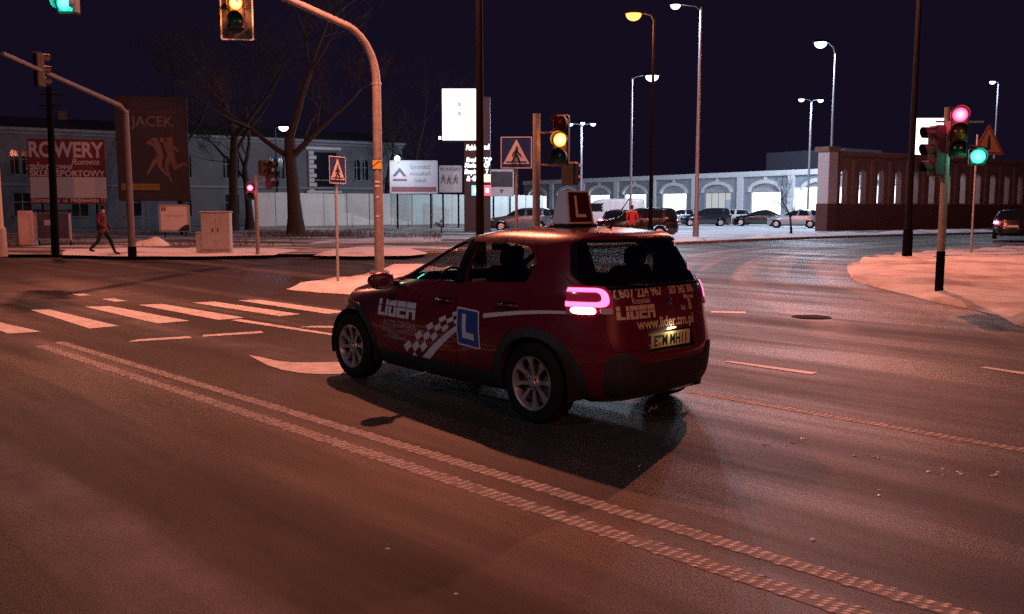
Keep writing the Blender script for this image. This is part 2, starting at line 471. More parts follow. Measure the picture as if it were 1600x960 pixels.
# splitter island behind the car that carries the mast, the signs and a lamp
spl = [gnd(447, 453), gnd(470, 447), gnd(522, 440), gnd(580, 428), gnd(600, 420), Vector((-2.2, 24.6, 0)), Vector((-.4, 22, 0)), Vector((1.4, 17.4, 0)), Vector((1.5, 16.2, 0)), Vector((0, 15.8, 0)), Vector((-2.5, 16.6, 0)), gnd(545, 461), gnd(490, 459)]
lumpy('splitter_island', [(p.x, p.y) for p in spl], .13, M_snow, .5, 4)

# ------------------------------------------------------------------ painted markings
M_paint = mat('road paint white', (.58, .56, .54), .6, var=.35, vscale=7, bump=.2, bscale=40)
M_paintworn = mat('worn structured paint', (.62, .54, .44), .6, var=.3, vscale=3)
def quad_px(name, pts, z=.005, m=M_paint):
    P4 = [gnd(*p) for p in pts]
    mb = MB(); mb._add([(p.x, p.y, z) for p in P4], [tuple(range(len(P4)))])
    return struct(mb.build(name, m))
def stripe(name, a, b, w, z=.005, m=M_paint, dirv=None):
    """painted bar from a to b (world), w wide"""
    a, b = Vector((a[0], a[1], 0)), Vector((b[0], b[1], 0)); t = (b - a).normalized(); nrm = Vector((-t.y, t.x, 0)) * w / 2
    n = max(2, int((b - a).length / .25)); rnd = random.Random(int(a.x * 1000) ^ int(b.y * 997))
    mb = MB(); vs_ = []
    for i in range(n + 1):
        q = a.lerp(b, i / n)
        for s_ in (-1, 1): vs_.append((q + nrm * s_ * (1 + rnd.uniform(-.05, .05))) + Vector((0, 0, z)))
    mb._add(vs_, [(2 * i, 2 * i + 1, 2 * i + 3, 2 * i + 2) for i in range(n)])
    return struct(mb.build(name, m))
zeb = [((0 - 60, 492), (-20, 500), (65, 519), (12, 522)), ((48, 485), (76, 484), (186, 510), (140, 514)), ((132, 480), (172, 479), (296, 502), (246, 506)), ((216, 477), (254, 475.5), (382, 497), (342, 500.5)), ((300, 473.5), (336, 472), (470, 491.5), (436, 494.5)), ((372, 470), (405, 469), (545, 488), (512, 491))]
for z4 in zeb: quad_px('zebra_stripe', z4)
for q in (((112, 460), (132, 459.5), (142, 462), (124, 463)), ((158, 468), (178, 466.5), (198, 471), (180, 472)), ((200, 535), (215, 531), (296, 526), (300, 529)), ((316, 527), (318, 524), (408, 518), (412, 521)),
          ((360, 501), (376, 499.5), (540, 525), (520, 525)), ((466, 512), (490, 510), (560, 510), (555, 514))):
    quad_px('lane_line', q)
quad_px('turn_arrow', ((388, 555.5), (408, 559), (432, 564.5), (455, 567), (485, 567.5), (545, 566), (545, 585), (500, 585.5), (468, 583.5), (440, 578.5), (418, 571.5)))
quad_px('lane_line', ((1132, 566), (1140, 565), (1278, 583), (1268, 586)))
quad_px('lane_line', ((1532, 575), (1540, 574), (1640, 588), (1636, 592)))
quad_px('lane_line', ((1110, 489), (1112, 487), (1165, 487.5), (1166, 490.5)))

def structured_line(a, b, w, step=.055, seed=3):
    """agglomerate marking: the line is a dense field of small raised ribs of paint"""
    rnd = random.Random(seed); a, b = Vector((a.x, a.y, 0)), Vector((b.x, b.y, 0)); t = (b - a).normalized(); nrm = Vector((-t.y, t.x, 0))
    Ln = (b - a).length; mb = MB(); i = 0; s_ = 0.
    while s_ < Ln:
        for k in range(4):
            if rnd.random() < .07: continue
            u = ((k + .5 + .5 * (i % 2)) / 4.25 - .5) * w
            c = a + t * (s_ + rnd.uniform(-.004, .004)) + nrm * (u + rnd.uniform(-.004, .004))
            l_ = step * rnd.uniform(.22, .34); q = w / 4 * rnd.uniform(.32, .46); h = rnd.uniform(.003, .0045); sk = .012
            base = [c + t * (sx * l_ + sk * sy) + nrm * (sy * q) for sx, sy in ((-1, -1), (1, -1), (1, 1), (-1, 1))]
            topv = [c + (p - c) * .6 + Vector((0, 0, h)) for p in base]
            mb._add([p + Vector((0, 0, .001)) for p in base] + topv, [(4, 5, 6, 7), (0, 1, 5, 4), (1, 2, 6, 5), (2, 3, 7, 6), (3, 0, 4, 7)])
        s_ += step; i += 1
    o = stripe('lane_line', a, b, w * .9, .0015, mat('thin worn paint film', (.10, .085, .075), .65, var=.4, vscale=9))
    d = mb.build('paint_ribs', M_paintworn, o); d['kind'] = 'stuff'
    return o
ext = lambda p, q, k: q + (q - p) * k
pA, pB = gnd(64, 541), gnd(1340, 960); structured_line(pA, ext(pA, pB, .35), .135, seed=1)
pA, pB = gnd(92, 535), gnd(1500, 960); structured_line(pA, ext(pA, pB, .35), .125, seed=2)
pA, pB = gnd(1082, 613), gnd(1600, 704); structured_line(pA, ext(pA, pB, .8), .12, seed=5)
# bits of slush and a manhole on the junction
mh = gnd(1268, 496)
t_ = MB().lathe([(.001, .006), (.22, .006), (.225, .003), (.24, .003), (.245, .007), (.29, .006), (.30, .0)], 28).build('manhole_cover', mat('cast iron', (.006, .006, .006), .9, spec=.1), None, 40, mh)
tag(t_, 'dark round iron manhole cover in the slushy junction right of the car', 'manhole')
rnd = random.Random(8)
sb = MB()
for (px, py, n_, sp_) in ((1240, 690, 6, 18), (1350, 712, 7, 26), (1480, 738, 7, 34), (1540, 744, 4, 20), (605, 855, 1, 2), (712, 929, 1, 2), (1262, 845, 2, 14), (1370, 769, 2, 10), (1000, 727, 1, 3), (1180, 690, 3, 30)):
    for k in range(n_):
        c = gnd(px + rnd.uniform(-sp_, sp_), py + rnd.uniform(-6, 6)); r_ = rnd.uniform(.006, .02)
        ring = [(c.x + r_ * rnd.uniform(.6, 1.6) * math.cos(a), c.y + r_ * rnd.uniform(.5, 1.) * math.sin(a), .001) for a in [j * PI / 3 for j in range(6)]]
        sb._add(ring + [(c.x, c.y, .001 + r_ * .5)], [(j, (j + 1) % 6, 6) for j in range(6)])
tag(sb.build('slush_crumbs', mat('slush', (.75, .77, .8), .35, var=.1)), 'white crumbs of slush scattered on the dark asphalt', 'slush', kind='stuff')
# ------------------------------------------------------------------ the red learner car
CAR_LOC, CAR_YAW = (.774, 7.35, 0), 2.314
car = thing('driving_school_car', 'dark red five-door learner hatchback with roof sign, waiting in the junction', 'car', CAR_LOC, CAR_YAW)
M_red = mat('dark red car paint', (.125, .007, .015), .28, .15, coat=1.0, var=.10, vscale=3)
M_clad = mat('black car cladding', (.020, .020, .022), .55, var=.2, vscale=20, bump=.15, bscale=400)
M_gloss = mat('gloss black trim', (.006, .006, .007), .12, coat=.6)
M_tyre = mat('tyre rubber', (.007, .007, .0075), .85, var=.3, vscale=12, spec=.2)
M_alloy = mat('silver alloy', (.50, .49, .50), .35, .75, var=.12, vscale=14)
M_dark = mat('dark interior cloth', (.014, .014, .015), .9)
M_under = mat('black underbody', (.008, .008, .008), .9)
M_cglass = glass_mat('car glass', (.90, .92, .91))
M_rglass = glass_mat('tinted rear glass', (.56, .58, .58))

ROWS = [  # z, x rear, x front, half width, rear squareness, front squareness
    (.18, -.50, 3.05, .72, 4.0, 3.0), (.24, -.64, 3.19, .79, 4.0, 3.0), (.34, -.70, 3.27, .84, 4.0, 3.0), (.46, -.715, 3.295, .862, 4.0, 3.0),
    (.56, -.712, 3.30, .870, 4.1, 3.0), (.66, -.690, 3.28, .872, 4.2, 3.0), (.75, -.672, 3.22, .866, 4.2, 3.0), (.84, -.655, 3.10, .856, 4.2, 2.9),
    (.91, -.640, 2.82, .845, 4.2, 2.9), (.97, -.622, 2.40, .832, 4.2, 3.6), (1.02, -.602, 2.10, .818, 4.2, 4.0), (1.10, -.562, 1.90, .787, 4.0, 3.8),
    (1.18, -.516, 1.72, .752, 3.9, 3.6), (1.26, -.464, 1.55, .712, 3.8, 3.5), (1.33, -.422, 1.38, .668, 3.8, 3.4), (1.385, -.405, 1.21, .610, 3.7, 3.3),
    (1.425, -.335, 1.02, .530, 3.6, 3.2), (1.452, -.12, .82, .400, 3.2, 3.0), (1.464, .12, .62, .22, 2.6, 2.6)]
ZS = lambda z: z if z < 1.02 else 1.02 + (z - 1.02) * 1.075
ROWS = [(ZS(r[0]),) + r[1:] for r in ROWS]
zp = lambda p: [(a, ZS(b)) for a, b in p]
def car_row(s):
    n = len(ROWS); i = min(int(s), n - 2); t = s - i
    p = [ROWS[max(i - 1, 0)], ROWS[i], ROWS[i + 1], ROWS[min(i + 2, n - 1)]]
    o = []
    for k in range(6):
        a, b, c, d = (q[k] for q in p)
        m1, m2 = (c - a) / 2, (d - b) / 2
        if (c - b) * (b - a) <= 0: m1 = 0
        if (d - c) * (c - b) <= 0: m2 = 0
        o.append((2 * t ** 3 - 3 * t * t + 1) * b + (t ** 3 - 2 * t * t + t) * m1 + (-2 * t ** 3 + 3 * t * t) * c + (t ** 3 - t * t) * m2)
    return o
def loft_outline(xr, xf, w, nr, nf, M, bulge=0.):
    xm = xr + .48 * (xf - xr); pts = []
    K = 240
    for j in range(K + 1):
        a = PI * j / K; c, s_ = math.cos(a), math.sin(a)
        if j <= K // 2: n = nr; x = xm + (xr - xm) * abs(c) ** (2 / n)
        else: n = nf; x = xm + (xf - xm) * abs(c) ** (2 / n)
        pts.append((x, w * abs(s_) ** (2 / n)))
    # even spacing by arc length
    L_ = [0.]
    for p, q in zip(pts, pts[1:]): L_.append(L_[-1] + math.hypot(q[0] - p[0], q[1] - p[1]))
    out = []; k = 0
    for j in range(M + 1):
        t = L_[-1] * j / M
        while k < K - 1 and L_[k + 1] < t: k += 1
        f = (t - L_[k]) / max(1e-9, L_[k + 1] - L_[k])
        out.append((pts[k][0] + (pts[k + 1][0] - pts[k][0]) * f, pts[k][1] + (pts[k + 1][1] - pts[k][1]) * f))
    return out
def car_surface(M=84, NR=56):
    """closed outer skin; returns verts (list) and faces"""
    vs_, fs_ = [], []
    n2 = 2 * M
    for r in range(NR + 1):
        z, xr, xf, w, nr, nf = car_row((len(ROWS) - 1) * r / NR)
        half = loft_outline(xr, xf, w, nr, nf, M)
        ring = []
        for k, (x, y) in enumerate(half):
            zz = max(0, 1 - abs(z - .58) / .30)
            y2 = y + .020 * zz * (math.exp(-(x / .42) ** 2) + math.exp(-((x - 2.54) / .42) ** 2)) * (1 if y > .5 else y / .5)
            y2 -= .012 * max(0, 1 - abs(z - .52) / .16) * math.exp(-((x - 1.25) / .55) ** 4) * (1 if y > .5 else 0)
            ring.append((x, y2))
        full = ring + [(x, -y) for x, y in ring[-2:0:-1]]
        vs_ += [(x, y, z) for x, y in full]
    for r in range(NR):
        for k in range(n2):
            k2 = (k + 1) % n2
            fs_.append((r * n2 + k, (r + 1) * n2 + k, (r + 1) * n2 + k2, r * n2 + k2))
    for base, rev in ((0, False), (NR * n2, True)):     # caps, bridged across the car
        for k in range(M):
            a, b = base + k, base + k + 1
            c, d = base + (n2 - k - 1) % n2, base + (n2 - k) % n2
            if k == 0: f = (a, b, c)
            elif k == M - 1: f = (a, b, d)
            else: f = (a, b, c, d)
            fs_.append(f[::-1] if rev else f)
    return vs_, fs_
def bm_from(vs_, fs_):
    bm = bmesh.new(); bv = [bm.verts.new(v) for v in vs_]
    for f in fs_: bm.faces.new([bv[i] for i in f])
    bmesh.ops.recalc_face_normals(bm, faces=bm.faces); bm.normal_update()
    return bm
cv, cf = car_surface()
skin = bm_from(cv, cf); skin.verts.ensure_lookup_table()
SK_V = [v.co.copy() for v in skin.verts]; SK_N = [v.normal.copy() for v in skin.verts]
SK_F = [tuple(v.index for v in f.verts) for f in skin.faces]
skin_bvh = BVHTree.FromPolygons(SK_V, SK_F)
def shell_mesh(o1, o2, name='tmp'):
    """solid shell between the skin offset by o1 (outer) and o2 (inner)"""
    n = len(SK_V)
    v = [p + q * o1 for p, q in zip(SK_V, SK_N)] + [p + q * o2 for p, q in zip(SK_V, SK_N)]
    f = list(SK_F) + [tuple(i + n for i in g[::-1]) for g in SK_F]
    m = bpy.data.meshes.new(name); m.from_pydata(v, [], f); m.update(); return m
def tmp_obj(m):
    o = bpy.data.objects.new('tmp', m); C.objects.link(o); return o
def boolean(me_a, me_b, op):
    a, b = tmp_obj(me_a), tmp_obj(me_b); out = None
    for solver in ('MANIFOLD', 'EXACT'):
        md = a.modifiers.new('b', 'BOOLEAN'); md.operation = op; md.object = b; md.solver = solver
        bpy.context.view_layer.update()
        out = bpy.data.meshes.new_from_object(a.evaluated_get(bpy.context.evaluated_depsgraph_get()))
        a.modifiers.clear()
        if len(out.polygons) > 0 and (op != 'DIFFERENCE' or len(out.polygons) != len(me_a.polygons)): break
    bpy.data.objects.remove(a); bpy.data.objects.remove(b)
    return out
def round_poly(pts, r, k=4):
    """round the corners of a polygon"""
    out = []; n = len(pts)
    for i in range(n):
        p = Vector(pts[i]); a = Vector(pts[i - 1]) - p; b = Vector(pts[(i + 1) % n]) - p
        rr = min(r, a.length * .45, b.length * .45)
        s_, e = p + a.normalized() * rr, p + b.normalized() * rr
        for j in range(k + 1):
            t = j / k; q = s_.lerp(p, t).lerp(p.lerp(e, t), t); out.append((q.x, q.y))
    return out
def grow(pts, d):
    """push a polygon's outline outwards by d"""
    n = len(pts); ar = sum(pts[i][0] * pts[(i + 1) % n][1] - pts[(i + 1) % n][0] * pts[i][1] for i in range(n)); sg = 1 if ar > 0 else -1
    out = []
    for i in range(n):
        p, a, b = Vector(pts[i]), Vector(pts[i - 1]), Vector(pts[(i + 1) % n])
        e1, e2 = (p - a).normalized(), (b - p).normalized(); n1, n2 = Vector((e1.y, -e1.x)) * sg, Vector((e2.y, -e2.x)) * sg
        m_ = (n1 + n2); m_ = m_ / max(.3, m_.length_squared) * 2 if m_.length > 1e-6 else n1
        q = p + m_ * d; out.append((q.x, q.y))
    return out
def side_prism(poly, s_):  # s_: +1 left, -1 right
    return MB().prism(poly, 1.0, 'xz', .30 if s_ > 0 else -1.30).mesh('tmp')
def both_prism(poly): return MB().prism(poly, 3.0, 'xz', -1.5).mesh('tmp')
def rear_prism(poly, x1=-.15): return MB().prism(poly, 1.5, 'yz', x1 - 1.5).mesh('tmp')
def front_prism(poly, x0=.9): return MB().prism(poly, 3.0, 'yz', x0).mesh('tmp')
def car_part(name, m, material, parent=car, smooth_skin=True):
    m.materials.clear(); m.materials.append(material)
    for p in m.polygons: p.use_smooth = True; p.material_index = 0
    if smooth_skin:
        nrm = []
        cache = {}
        for p in m.polygons:
            fn = p.normal
            for li in p.loop_indices:
                vi = m.loops[li].vertex_index
                if vi not in cache:
                    co = m.vertices[vi].co; loc, _, fi, _ = skin_bvh.find_nearest(co)
                    ids = SK_F[fi]; ws = [1 / (1e-5 + (SK_V[i] - loc).length) for i in ids]
                    q = Vector((0, 0, 0))
                    for i, w_ in zip(ids, ws): q += SK_N[i] * w_
                    cache[vi] = q.normalized()
                q = cache[vi]; d_ = q.dot(fn)
                nrm.append(q if d_ > .85 else (-q if d_ < -.85 else fn))
        m.normals_split_custom_set([tuple(q) for q in nrm])
    o = bpy.data.objects.new(name, m); C.objects.link(o); o.parent = parent
    return o
mirror = lambda poly: [(-a, b) for a, b in poly]

W_FS = round_poly(zp([(1.80, 1.012), (.965, 1.045), (.975, 1.345), (1.12, 1.335), (1.30, 1.268), (1.56, 1.135)]), .03)
W_RS = round_poly(zp([(.845, 1.048), (.845, 1.348), (.45, 1.352), (.20, 1.325), (.06, 1.22), (.13, 1.075)]), .04)
W_QL = round_poly([(2.02, 1.012), (1.85, 1.012), (1.62, 1.128)], .02)
W_WS = round_poly(zp([(-.655, 1.05), (.655, 1.05), (.60, 1.20), (.50, 1.375), (-.50, 1.375), (-.60, 1.20)]), .05)
W_RW = round_poly(zp([(-.625, 1.068), (.625, 1.068), (.68, 1.13), (.575, 1.365), (-.575, 1.365), (-.68, 1.13)]), .06)
D_F = zp([(2.02, .345), (2.06, .70), (2.06, .93), (1.98, .985), (1.845, .99), (1.60, 1.15), (1.32, 1.292), (1.13, 1.365), (.91, 1.375), (.905, .345)])
D_R = zp([(.895, .345), (.895, 1.376), (.44, 1.382), (.17, 1.35), (.02, 1.22), (.07, 1.03), (.05, .80), (.18, .74), (.33, .62), (.41, .45), (.44, .345)])
D_H = round_poly(zp([(-.60, .60), (.60, .60), (.62, .78), (.60, .99), (.70, 1.03), (.715, 1.14), (.60, 1.415), (-.60, 1.415), (-.715, 1.14), (-.70, 1.03), (-.60, .99), (-.62, .78)]), .03)
PLATE_Y, PLATE_Z = 0.0, .648
RECESS = round_poly([(-.30, .575), (.30, .575), (.28, .725), (-.28, .725)], .02)

S = shell_mesh(0, -.03)
for s_ in (1, -1):
    for p in (W_FS, W_RS): S = boolean(S, side_prism(p, s_), 'DIFFERENCE')
S = boolean(S, front_prism(W_WS), 'DIFFERENCE')
S = boolean(S, rear_prism(W_RW), 'DIFFERENCE')
S = boolean(S, rear_prism(RECESS, -.5), 'DIFFERENCE')
for xw in (0, 2.54):
    for s_ in (1, -1):
        S = boolean(S, MB().cyl((xw, s_ * .45, .315), (xw, s_ * 1.3, .315), .362, n=48).mesh('tmp'), 'DIFFERENCE')
B = S.copy()
for s_ in (1, -1):
    for p in (D_F, D_R):
        d_ = boolean(S.copy(), side_prism(p, s_), 'INTERSECT')
        o = car_part('door', d_, M_red)
        B = boolean(B, side_prism(grow(p, .004), s_), 'DIFFERENCE')
tg = car_part('tailgate', boolean(S.copy(), rear_prism(D_H), 'INTERSECT'), M_red)
B = boolean(B, rear_prism(grow(D_H, .004)), 'DIFFERENCE')
BON = round_poly([(3.10, .50), (2.15, .50), (2.12, -.50), (3.10, -.50)], .1)   # bonnet outline seen from above
bon_outline = [(3.12, 0), (3.05, .36), (2.86, .58), (2.12, .70), (2.08, 0)]
car_part('body', B, M_red)
# panes
gs = shell_mesh(-.010, -.015)
for s_ in (1, -1):
    car_part('side_window', boolean(gs.copy(), side_prism(grow(W_FS, .012), s_), 'INTERSECT'), M_cglass)
    car_part('side_window', boolean(gs.copy(), side_prism(grow(W_RS, .012), s_), 'INTERSECT'), M_rglass)
car_part('windscreen', boolean(gs.copy(), front_prism(grow(W_WS, .012)), 'INTERSECT'), M_cglass)
car_part('rear_window', boolean(gs.copy(), rear_prism(grow(W_RW, .012)), 'INTERSECT'), M_rglass)
# black pillars, window surrounds, cladding: thin skins proud of the paint
ps = shell_mesh(.0035, -.004)
def frame(poly, d, prism):   # band between the outline and the grown outline
    m = boolean(ps.copy(), prism(grow(poly, d)), 'INTERSECT')
    return boolean(m, prism(grow(poly, .001)), 'DIFFERENCE')
for s_ in (1, -1):
    m = boolean(ps.copy(), side_prism(zp([(.975, 1.03), (.840, 1.032), (.840, 1.352), (.975, 1.352)]), s_), 'INTERSECT')
    for p in (W_FS, W_RS): m = boolean(m, side_prism(grow(p, .001), s_), 'DIFFERENCE')
    car_part('pillar_trim', m, M_gloss)
    m = boolean(ps.copy(), side_prism(zp([(2.10, 1.0), (1.80, 1.004), (1.56, 1.125), (1.30, 1.258), (1.12, 1.328), (.975, 1.346), (.975, 1.372), (1.16, 1.362), (1.36, 1.30), (1.62, 1.185), (1.86, 1.09)]), s_), 'INTERSECT')
    m = boolean(m, side_prism(grow(W_FS, .001), s_), 'DIFFERENCE')
    car_part('pillar_trim', m, M_gloss)
car_part('window_seal', frame(W_RW, .022, rear_prism), M_gloss)
car_part('window_seal', frame(W_WS, .022, front_prism), M_gloss)
cl = shell_mesh(.010, -.012)
def arch_poly(xw, r, a0=-12, a1=192, k=28):
    return [(xw + r * math.cos(R(a0 + (a1 - a0) * i / k)), .315 + r * math.sin(R(a0 + (a1 - a0) * i / k))) for i in range(k + 1)]
for s_ in (1, -1):
    for xw in (0, 2.54):
        p = arch_poly(xw, .432) + arch_poly(xw, .360)[::-1]
        car_part('arch_cladding', boolean(cl.copy(), side_prism(p, s_), 'INTERSECT'), M_clad)
    car_part('sill_cladding', boolean(cl.copy(), side_prism([(.425, .185), (.40, .375), (.46, .345), (2.09, .345), (2.14, .375), (2.115, .185)], s_), 'INTERSECT'), M_clad)
BUMP = round_poly([(-.66, .26), (.58, .26), (.63, .34), (.64, .53), (.59, .595), (.46, .59), (.40, .50), (-.40, .50), (-.46, .59), (-.59, .595), (-.66, .53)], .04)
m = boolean(cl.copy(), rear_prism(BUMP, -.40), 'INTERSECT')
car_part('bumper_cladding', m, M_clad)
m = boolean(cl.copy(), front_prism(round_poly([(-.95, .20), (.95, .20), (.95, .40), (.62, .46), (-.62, .46), (-.95, .40)], .04), 2.96), 'INTERSECT')
car_part('bumper_cladding', m, M_clad)
gr_ = boolean(ps.copy(), front_prism(round_poly([(-.46, .50), (.46, .50), (.52, .60), (-.52, .60)], .03), 2.9), 'INTERSECT'); car_part('grille', gr_, M_gloss)
# bonnet shut line and cowl
ws_ = MB()
for s_ in (1, -1):
    pts = []
    for t in range(13):
        u = t / 12; x = 3.08 - .98 * u; y = s_ * (.50 + .17 * math.sin(u * PI / 2))
        h_ = skin_bvh.ray_cast(Vector((x, y, 3)), Vector((0, 0, -1)))[0]
        if h_: pts.append(h_ + Vector((0, 0, -.001)))
    ws_.tube(pts, .004, 4)
ws_.build('bonnet_shut_line', M_under, car)
car_part('headlight', boolean(ps.copy(), front_prism(round_poly([(.40, .64), (.80, .60), (.80, .70), (.44, .73)], .03), 2.75), 'INTERSECT'), mat('headlight lens', (.5, .5, .52), .1, coat=1))
car_part('headlight', boolean(ps.copy(), front_prism(round_poly([(-.80, .60), (-.40, .64), (-.44, .73), (-.80, .70)], .03), 2.75), 'INTERSECT'), mat('headlight lens'))

# tail lights: red lens wrapping the corner, with a glowing rounded ring and a brake bulb below it
M_lens = mat('tail lens red', (.22, .004, .02), .12, coat=1., emit=(1, .05, .18), es=.10)
M_ring = emit_mat('tail light ring', (1.0, .13, .30), 3.2)
M_brake = emit_mat('brake bulb', (1.0, .40, .42), 9.0)
M_clear = mat('reversing lens', (.55, .5, .5), .1, coat=1.)
def rrect(cx, cy, w, h, r, k=5):
    return round_poly([(cx - w / 2, cy - h / 2), (cx + w / 2, cy - h / 2), (cx + w / 2, cy + h / 2), (cx - w / 2, cy + h / 2)], r, k)
TL_Y, TL_Z = .700, .985
for s_ in (1, -1):
    cx = s_ * TL_Y
    def lit(poly, o1, o2, x1=-.28): return boolean(shell_mesh(o1, o2), rear_prism(poly, x1), 'INTERSECT')
    tl = car_part('tail_light', lit(rrect(cx, TL_Z - .008, .285, .205, .06), .006, -.006), M_lens)
    ringm = lit(rrect(cx, TL_Z + .012, .235, .140, .06), .0125, .004)
    ringm = boolean(ringm, rear_prism(rrect(cx + s_ * .005, TL_Z + .016, .165, .074, .034), -.28), 'DIFFERENCE')
    car_part('light_ring', ringm, M_ring, tl)
    car_part('brake_bulb', lit(rrect(cx + s_ * .01, TL_Z - .085, .090, .050, .022), .0125, .004), M_brake, tl)
    car_part('reversing_light', lit(rrect(cx - s_ * .095, TL_Z - .088, .070, .040, .012), .0125, .004), M_clear, tl)

# ---- wheels
SPOKE = {}
def wheel(parent, x, s_):
    w = bpy.data.objects.new('wheel', None); C.objects.link(w); w.parent = parent; w.location = (x, s_ * .755, .315); w.rotation_euler = (0, 0 if s_ > 0 else 0, 0)
    w.empty_display_size = .1
    o_ = s_
    prof = [(.205, -.095), (.225, -.100), (.255, -.106), (.285, -.102), (.305, -.088), (.314, -.065), (.315, -.03), (.309, -.028), (.309, -.022), (.315, -.02), (.315, .02), (.309, .022), (.309, .028), (.315, .03), (.314, .065), (.305, .088), (.285, .102), (.255, .106), (.225, .100), (.205, .095)]
    MB().lathe([(r, h * o_) for r, h in prof], 56, 'y', closed=True).build('tyre', M_tyre, w, 40)
    rm = MB().lathe([(r, h * o_) for r, h in [(.206, -.09), (.190, -.075), (.186, .06), (.198, .092), (.211, .098), (.214, .090), (.207, .084)]], 48, 'y', closed=True)
    rimo = rm.build('rim', M_alloy, w, 40)
    for k in range(8):
        if s_ not in SPOKE:
            prof = [(.045, .017, .070), (.09, .013, .078), (.14, .015, .084), (.175, .026, .088), (.197, .042, .090)]
            vs_ = []
            for r, t, h in prof: vs_ += [(r, h * o_, -t), (r, h * o_, t), (r, (h - .03) * o_, t * .7), (r, (h - .03) * o_, -t * .7)]
            fs_ = []
            for j in range(len(prof) - 1):
                for q in range(4): fs_.append((j * 4 + q, j * 4 + (q + 1) % 4, (j + 1) * 4 + (q + 1) % 4, (j + 1) * 4 + q))
            fs_ += [(0, 1, 2, 3), tuple(len(prof) * 4 - 4 + q for q in range(4))]
            so = MB()._add(vs_, fs_).build('spoke', M_alloy, w, 30); SPOKE[s_] = so
        else:
            so = bpy.data.objects.new('spoke', SPOKE[s_].data); C.objects.link(so); so.parent = w
        so.rotation_euler = (0, 2 * PI * k / 8 + .12, 0)
    hb = MB().lathe([(r, h * o_) for r, h in [(.001, .092), (.026, .091), (.030, .084), (.055, .080), (.060, .070), (.06, .02), (.001, .02)]], 28, 'y').build('hub', M_alloy, w, 40)
    for k in range(4):
        a = PI / 4 + k * PI / 2
        MB().cyl((.043 * math.cos(a), .070 * o_, .043 * math.sin(a)), (.043 * math.cos(a), .084 * o_, .043 * math.sin(a)), .009, n=6).build('wheel_bolt', M_blackm, w)
    MB().lathe([(r, h * o_) for r, h in [(.001, .03), (.15, .03), (.15, .012), (.001, .012)]], 32, 'y').build('brake_disc', mat('brake disc', (.12, .11, .10), .5, .6), w, 40)
    lin = MB().grid(lambda u, v: (x + .375 * math.cos(R(-15 + 210 * u)), s_ * (.44 + .40 * v), .315 + .375 * math.sin(R(-15 + 210 * u))), 24, 1)
    lin.build('wheel_liner', M_under, parent)
    MB().prism([(x + .375 * math.cos(R(-15 + 210 * i / 20)), .315 + .375 * math.sin(R(-15 + 210 * i / 20))) for i in range(21)], .01, 'xz', s_ * .435).build('wheel_liner', M_under, parent)
for xw in (0, 2.54):
    for s_ in (1, -1): wheel(car, xw, s_)
MB().box((1.27, 0, .235), (3.5, .98, .07)).box((1.27, 0, .29), (1.6, 1.5, .06)).cyl((-.62, -.45, .27), (.3, -.45, .25), .03).box((-.35, 0, .28), (.5, 1.0, .12)).build('underbody', M_under, car)
# ---- interior
it = MB().box((1.2, 0, .36), (2.2, 1.5, .06)).box((1.80, 0, .84), (.42, 1.46, .24), ch=.06).box((-.05, 0, .55), (.10, 1.2, .5)).box((-.30, 0, .92), (.45, 1.15, .02))
it.build('cabin_floor', M_dark, car)
def seat(x, y, w=.50):
    st = MB().box((x + .12, y, .52), (.52, w, .16), ch=.05).box((x - .16, y, .86), (.13, w * .92, .64), Matrix.Rotation(R(-14), 3, 'Y'), ch=.05)
    st.build('seat', M_dark, car, 40)
    MB().box((x - .27, y, 1.25), (.10, .26, .17), Matrix.Rotation(R(-8), 3, 'Y'), ch=.04).tube([(x - .22, y - .06, 1.1), (x - .26, y - .06, 1.2)], .008, 6).tube([(x - .22, y + .06, 1.1), (x - .26, y + .06, 1.2)], .008, 6).build('headrest', M_dark, car, 40)
seat(1.02, .36); seat(1.02, -.36); seat(.28, .38, .56); seat(.28, -.38, .56)
sw = MB(); ring_ = [(1.50 + .07 * math.sin(a), .36 + .185 * math.cos(a), .94 + .17 * math.sin(a)) for a in [2 * PI * k / 24 for k in range(25)]]
sw.tube(ring_, .015, 6, cap=False).box((1.50, .36, .94), (.05, .12, .10), ch=.02).box((1.5, .36, .94), (.02, .34, .035)).tube([(1.5, .36, .94), (1.72, .36, .84)], .025, 8)
sw.build('steering_wheel', M_black, car, 40)
MB().box((1.30, 0, 1.30), (.03, .22, .06), ch=.012).build('inner_mirror', M_black, car)
# ---- mirrors, handles, antenna, wiper, spoiler
for s_ in (1, -1):
    mm_ = MB().grid(lambda u, v: (1.80 + .10 * math.cos(2 * PI * u) * math.sin(PI * v) ** .6 * (1 if math.cos(2 * PI * u) > 0 else .55), s_ * (.985 - .125 * math.cos(PI * v)), 1.005 + .078 * math.sin(2 * PI * u) * math.sin(PI * v) ** .6), 18, 10)
    mo = mm_.build('door_mirror', M_red, car, 60)
    MB().box((1.755, s_ * .99, 1.005), (.012, .20, .11), ch=.02).build('mirror_glass', mat('mirror glass', (.7, .7, .7), .03, 1.), mo)
    MB().tube([(1.81, s_ * .80, .975), (1.80, s_ * .90, .985)], [.030, .024], 8).build('mirror_arm', M_black, mo)
    for xh, zh in ((1.05, .875), (.27, .895)):
        hit = skin_bvh.ray_cast(Vector((xh, s_ * 2, zh)), Vector((0, -s_, 0)))[0]
        y = hit.y
        MB().box((xh, y + s_ * .0, zh), (.19, .012, .055), ch=.005).build('handle_cup', M_gloss, car)
        MB().tube([(xh + .10, y, zh), (xh + .085, y + s_ * .030, zh + .004), (xh, y + s_ * .040, zh + .006), (xh - .085, y + s_ * .030, zh + .004), (xh - .10, y, zh)], .0125, 8).build('door_handle', M_red, car, 50)
